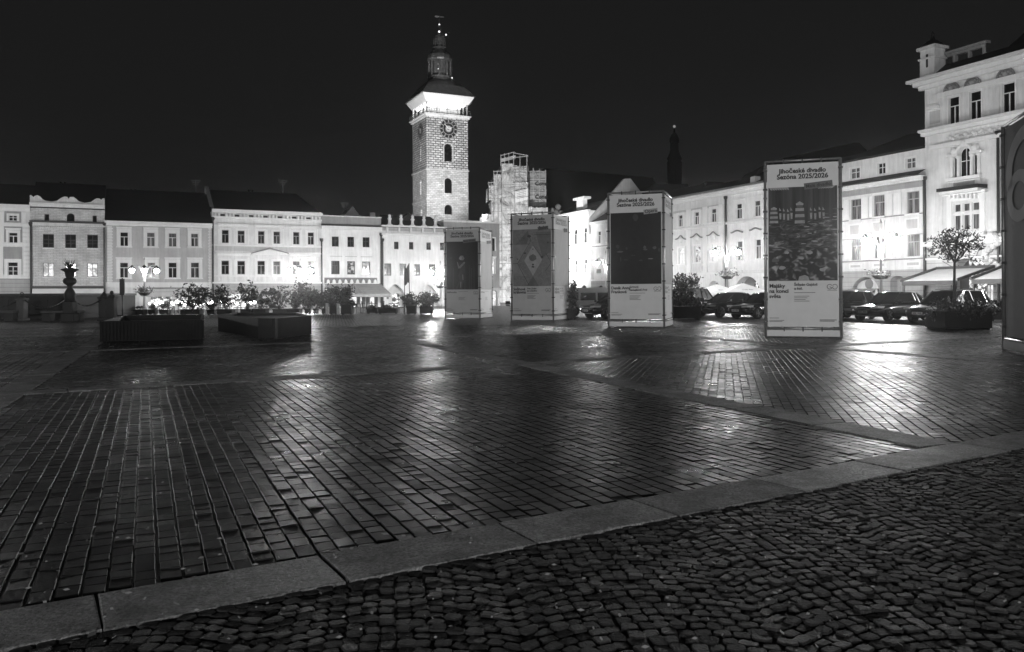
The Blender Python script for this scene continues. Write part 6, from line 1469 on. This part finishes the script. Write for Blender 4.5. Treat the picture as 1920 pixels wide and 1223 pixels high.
for gi, (pxs, Yt, where) in enumerate((((306, 334, 398, 430, 466), 64.5, 'by the string lights'), ((676, 699, 738), 63, 'under the folding awning'))):
    for j, px in enumerate(pxs):
        X, Y = lp(px, Yt+.4*(j % 2)); t = tp if first[0] else copy_tree(tp); first[0] = False; t.location = (X, Y, 0)
        tag(t, 'small round dark cafe table '+where, 'table', 'cafe tables '+where)
        for dx, a in ((-.62, math.pi/2), (.62, -math.pi/2)):
            c = cp if first[1] else copy_tree(cp); first[1] = False; c.location = (X+dx, Y+.05, 0); c.rotation_euler = (0, 0, a+random.uniform(-.3, .3)); tag(c, 'dark slatted cafe chair '+where, 'chair', 'cafe chairs '+where)

def parasol(px, Yp, w, ytop, yedge, label, txt):
    X = lp(px, Yp)[0]; o = empty('parasol', (X, Yp, 0), label=label, cat='parasol', group='white parasols before the arcade'); zt, ze = zat(px, ytop, Yp), zat(px, yedge, Yp); r = w/2
    m = MB(); n = 4; cs_ = [(-r, -r), (r, -r), (r, r), (-r, r)]
    for i in range(4):
        a, b_ = cs_[i], cs_[(i+1) % 4]
        m.poly([(a[0], a[1], ze), (b_[0], b_[1], ze), (0, 0, zt)]); m.poly([(a[0], a[1], ze-.22), (b_[0], b_[1], ze-.22), (b_[0], b_[1], ze), (a[0], a[1], ze)])
    c = m.build('canopy', M['awn'], o); MB().tube([(0, 0, 0), (0, 0, zt+.08)], .035).build('pole', M['iron'], o); MB().box(-.35, .35, -.35, .35, 0, .1).build('base', M['stoned'], o)
    t = MB(); q = MB(); add_text(q, txt, 0, 0, 0, .24, .02, 'CENTER'); k = (zt-ze)/r
    t.add([(v[0], -r+.28+v[2]/math.hypot(1, k)-.03, ze+(.28+v[2]/math.hypot(1, k))*k+.012) for v in q.v], q.f); t.build('lettering', M['dim'], c)
    for a, b_ in cs_: pass
    m = MB()
    for a, b_ in cs_: m.tube([(a, b_, ze-.02), (0, 0, zt-.03)], .015, 4)
    m.build('ribs', M['alu'], o)
parasol(1344, 63, 3.0, 533, 547.5, 'white square parasol left of the trailing flower basket', 'Bar'); parasol(1393, 62, 3.2, 531, 547, 'white square parasol in front of the wide arcade arch', 'Cafe Bar'); parasol(1262, 63, 2.8, 539, 553, 'white parasol half hidden behind the leaning tree', 'Bar')

# terrace awnings of the tall building
HX = House(PR, PHR, 1736, 1990, 'tmp'); bpy.data.objects.remove(HX.root)
def terrace(pf0, pf1, pb0, pb1, label):
    """front edge pixels (on y=-4.2) and back edge pixels (on the wall)"""
    A_ = HX.l(*pf0, -4.2); B_ = HX.l(*pf1, -4.2); z0 = (A_[1]+B_[1])/2; C_ = HX.l(*pb0, -.5); D_ = HX.l(*pb1, -.5); z1 = (C_[1]+D_[1])/2
    x0, x1 = A_[0], B_[0]; o = empty('terrace_awning', HX.org, PHR, label=label, cat='awning', group='awnings over the terrace of the tall building')
    MB().poly([(x0, -4.2, z0), (x1, -4.2, z0), (x1, -.5, z1), (x0, -.5, z1)]).build('cloth', M['awn'], o)
    MB().box(x0-.03, x1+.03, -4.3, -4.2, z0-.3, z0+.02).build('front_beam', M['framed'], o)
    for x in (x0-.1, x1+.1):
        m = MB(); m.prism([(0, 0), (.1, 0), (.1, .1), (0, .1)], 0, .01); m = MB(); m.add([(x-.06, -4.3, z0-.02), (x+.06, -4.3, z0-.02), (x+.06, -4.3, z0+.16), (x-.06, -4.3, z0+.16), (x-.06, -.4, z1-.02), (x+.06, -.4, z1-.02), (x+.06, -.4, z1+.18), (x-.06, -.4, z1+.18)], [(0, 1, 2, 3), (4, 7, 6, 5), (0, 3, 7, 4), (1, 5, 6, 2), (3, 2, 6, 7), (0, 4, 5, 1)]); m.build('side_beam', M['framed'], o)
    MB().box(x0-.1, x1+.1, -.5, -.38, z1-.05, z1+.2).build('rear_beam', M['framed'], o)
    for x in (x0+.02, x1-.14): MB().box(x, x+.12, -4.28, -4.16, 0, z0-.28).build('post', M['framed'], o)
terrace((1693, 528.5), (1794, 526), (1744, 505), (1843, 503.5), 'pale terrace awning behind the round crowned tree')
terrace((1824, 524.5), (1900, 523), (1852, 500), (1925, 497), 'pale terrace awning cut by the dark poster column')

# ================================================================== vehicles
def car(X, Y, head, kind, label, paint='car', L_=4.6, Hh=1.46, W_=1.82, plate=True):
    o = empty('parked_car', (X, Y, 0), head, label=label, cat='car', group='cars parked along the square')
    h2 = L_/2; w2 = W_/2; zb = .92 if kind != 'suv' else 1.02; zbon = .78 if kind != 'suv' else .95; gc = .2 if kind != 'suv' else .26
    st = [(h2, .42, .62, .62), (h2-.08, .3, .7, .8), (h2-.45, gc, zbon-.02, .93), (h2-.95, gc, zbon+.06, .99), (h2-1.35, gc, zb-.02, 1), (0, gc, zb, 1), (-h2+1.0, gc, zb+.03, 1), (-h2+.4, gc, zb+.03, .97), (-h2+.08, .3, zb, .9), (-h2, .45, zb-.12, .8)]
    rs = []
    for x, z0, z1, k in st:
        w = w2*k; rs.append([(x, -w*.9, z0), (x, -w, z0+.12), (x, -w, (z0+z1)*.5+.04), (x, -w*.96, z1-.1), (x, -w*.84, z1), (x, -w*.4, z1+.025), (x, w*.4, z1+.025), (x, w*.84, z1), (x, w*.96, z1-.1), (x, w, (z0+z1)*.5+.04), (x, w, z0+.12), (x, w*.9, z0)])
    m = MB(); m.rings(rs); m.build('body', M[paint], o, smooth=True, sub=1)
    wag = kind in ('wagon', 'suv', 'hatch'); xw = h2-1.35; xf = xw-.75; xr = -h2+(.55 if wag else 1.25); xrb = -h2+(.18 if wag else .55)
    bw, rw = w2*.9, w2*.68; zz0 = zb-.02
    m = MB(); lo = [(xw, -bw*.93, zz0), (xw+.08, 0, zz0), (xw, bw*.93, zz0), (xf-.2, bw, zz0), (xr, bw, zz0+.02), (xrb, bw*.9, zz0+.02), (xrb, -bw*.9, zz0+.02), (xr, -bw, zz0+.02), (xf-.2, -bw, zz0)]
    hi = [(xf, -rw, Hh-.05), (xf+.06, 0, Hh-.03), (xf, rw, Hh-.05), (xf-.5, rw, Hh-.02), (xr+.1, rw, Hh-.04), (xr-.0, rw*.92, Hh-.08), (xr-.0, -rw*.92, Hh-.08), (xr+.1, -rw, Hh-.04), (xf-.5, -rw, Hh-.02)]
    m.rings([lo, hi]); m.build('windows', M['cglass'], o)
    m = MB(); m.rings([[(a*1.0, b_*1.02, c_) for a, b_, c_ in hi], [(a-.03 if i < 3 else a, b_*.85, c_+.05) for i, (a, b_, c_) in enumerate(hi)]]); m.build('roof', M[paint], o, smooth=True)
    m = MB()
    for s_ in (-1, 1):
        m.tube([(xw+.02, s_*bw*.95, zz0), (xf, s_*rw*1.0, Hh-.03)], .045, 5); m.tube([(xf-.95, s_*bw*1.0, zz0), (xf-.85, s_*rw*1.02, Hh-.03)], .04, 5); m.tube([(xrb, s_*bw*.92, zz0), (xr, s_*rw*.95, Hh-.06)], .06, 5); m.tube([(xr+.1, s_*bw, zz0), (xr+.2, s_*rw, Hh-.04)], .05, 5)
    m.build('pillars', M[paint], o)
    m = MB()
    for s_ in (-1, 1): m.tube([(xw, s_*(w2*.94), zz0+.03), (xf-.5, s_*(w2*.93), zz0+.05), (xrb+.2, s_*(w2*.9), zz0+.06)], .014, 4); 
    if wag:
        for s_ in (-1, 1): m.tube([(xf-.1, s_*rw*.9, Hh+.05), (xf-1, s_*rw*.92, Hh+.08), (xr+.1, s_*rw*.88, Hh+.04)], .02, 4)
    m.build('trim_strip', M['chrome'], o)
    for s_ in (-1, 1):
        m = MB(); m.box(xw-.12, xw-.02, s_*(w2+.03), s_*(w2+.2), zz0+.02, zz0+.16); m.build('wing_mirror', M[paint], o, bevel=.03)
        m = MB(); m.rings([[(h2-.02, s_*w2*.42, zbon-.14), (h2-.1, s_*w2*.84, zbon-.12), (h2-.1, s_*w2*.86, zbon-.02), (h2-.02, s_*w2*.5, zbon-.06)], [(h2-.3, s_*w2*.42, zbon-.16), (h2-.45, s_*w2*.95, zbon-.12), (h2-.5, s_*w2*.97, zbon-.01), (h2-.3, s_*w2*.5, zbon-.04)]]); m.build('headlight', M['hl'], o)
        m = MB(); m.box(-h2-.01, -h2+.12, s_*w2*.5, s_*w2*.86, zb-.2, zb-.08); m.build('tail_light', M['p3'], o)
        for x in (h2-.85, -h2+.85):
            m = MB(); m.T = Matrix.Translation((x, s_*(w2-.11), .33)) @ Matrix.Rotation(math.pi/2, 4, 'X'); m.lathe([(.2, -.11), (.31, -.11), (.335, -.07), (.335, .07), (.31, .11), (.2, .11)], 20); wh = m.build('wheel', M['rubber'], o, smooth=True)
            m = MB(); m.T = Matrix.Translation((x, s_*(w2-.05), .33)) @ Matrix.Rotation(math.pi/2, 4, 'X'); m.lathe([(.21, -.05), (.22, .0), (.21, .05)], 16)
            for q in range(5): a = q*1.2566; m.tube([(0, 0, -s_*.06), (.2*math.cos(a), .2*math.sin(a), -s_*.06)], .025, 4)
            m.build('rim', M['rim'], wh)
    m = MB(); m.box(h2-.04, h2+.015, -w2*.38, w2*.38, .5, zbon-.16); g_ = m.build('grille', M['black'], o, bevel=.02)
    m = MB(); m.box(h2+.0, h2+.03, -w2*.42, w2*.42, zbon-.155, zbon-.135); m.box(h2-.02, h2+.03, -w2*.7, w2*.7, .3, .32); m.build('bumper_trim', M['chrome'], o)
    m = MB(); m.m = 0; m.box(h2+.02, h2+.035, -.26, .26, .42, .53); m.m = 1
    for q in range(7):
        if q != 3: m.box(h2+.036, h2+.038, -.2+q*.06, -.165+q*.06, .445, .505)
    m.build('number_plate', [M['plate'], M['ink']], o)
    return o
HD = R(209)
car(20.9, 38.3, HD, 'wagon', 'large estate car with a bright curved rear window line behind the big planter', 'carg', L_=4.75, Hh=1.52)
car(19.6, 41.2, HD, 'sedan', 'black saloon with a plated nose between the estate car and the hatchback', L_=4.65, Hh=1.45)
car(18.3, 44.2, HD, 'hatch', 'black hatchback partly hidden behind the largest full poster column', L_=4.3, Hh=1.5)
car(16.9, 47.2, HD, 'sedan', 'dark car hidden mostly behind the largest full poster column', 'carg')
car(14.4, 45.6, HD, 'sedan', 'dark car with a glossy bonnet left of the largest full poster column', L_=4.5)
car(13.0, 48.2, HD, 'sedan', 'black car with bright headlight between the tall estate and the glossy bonnet car', L_=4.5)
car(11.8, 51.5, R(50), 'suv', 'tall black off-road estate with chrome framed side windows behind the planter', L_=4.8, Hh=1.75, W_=1.9)
car(6.1, 47.5, HD, 'hatch', 'dark hatchback in front of the pale van', L_=4.2)
# van
X, Y = lp(1118, 51.5); o = empty('parked_van', (X, Y, 0), R(186), label='pale camper van with a dark window band between two poster columns', cat='van')
prof = [(-2.4, .35), (2.25, .35), (2.42, .5), (2.42, .85), (2.2, 1.0), (1.75, 1.62), (1.45, 1.8), (-2.3, 1.84), (-2.42, 1.7)]
def slab(pts, y0, y1, name, mat): MB().prism(pts, y0, y1).build(name, M[mat], o, bevel=.04)
slab([(-2.4, .35), (2.25, .35), (2.42, .5), (2.42, .85), (2.25, 1.02), (-2.4, 1.02)], -.9, .9, 'body', 'carw'); slab([(-2.37, 1.02), (2.2, 1.02), (1.82, 1.5), (-2.35, 1.5)], -.84, .84, 'windows', 'cglass'); slab([(-2.4, 1.5), (1.86, 1.5), (1.5, 1.82), (-2.3, 1.88), (-2.42, 1.75)], -.88, .88, 'roof', 'carw')
MB().box(-2.2, 1.4, -.95, -.885, 1.74, 1.82).build('awning_box', M['dim'], o)
for x in (-2.3, -1.2, .1, 1.2): MB().box(x, x+.12, -.87, .87, 1.0, 1.52).build('pillar', M['carw'], o)
for s_ in (-1, 1):
    for x in (-1.55, 1.6):
        m = MB(); m.T = Matrix.Translation((x, s_*.8, .34)) @ Matrix.Rotation(math.pi/2, 4, 'X'); m.lathe([(.2, -.11), (.32, -.11), (.34, -.07), (.34, .07), (.32, .11), (.2, .11)], 20); wh = m.build('wheel', M['rubber'], o, smooth=True); m = MB(); m.T = Matrix.Translation((x, s_*.86, .34)) @ Matrix.Rotation(math.pi/2, 4, 'X'); m.lathe([(.2, -.05), (.2, .05)], 14); m.build('rim', M['rim'], wh)
    m = MB(); m.box(2.38, 2.44, s_*.55, s_*.8, .68, .84); m.build('headlight', M['hl'], o)

S.cycles.sample_clamp_indirect = 4
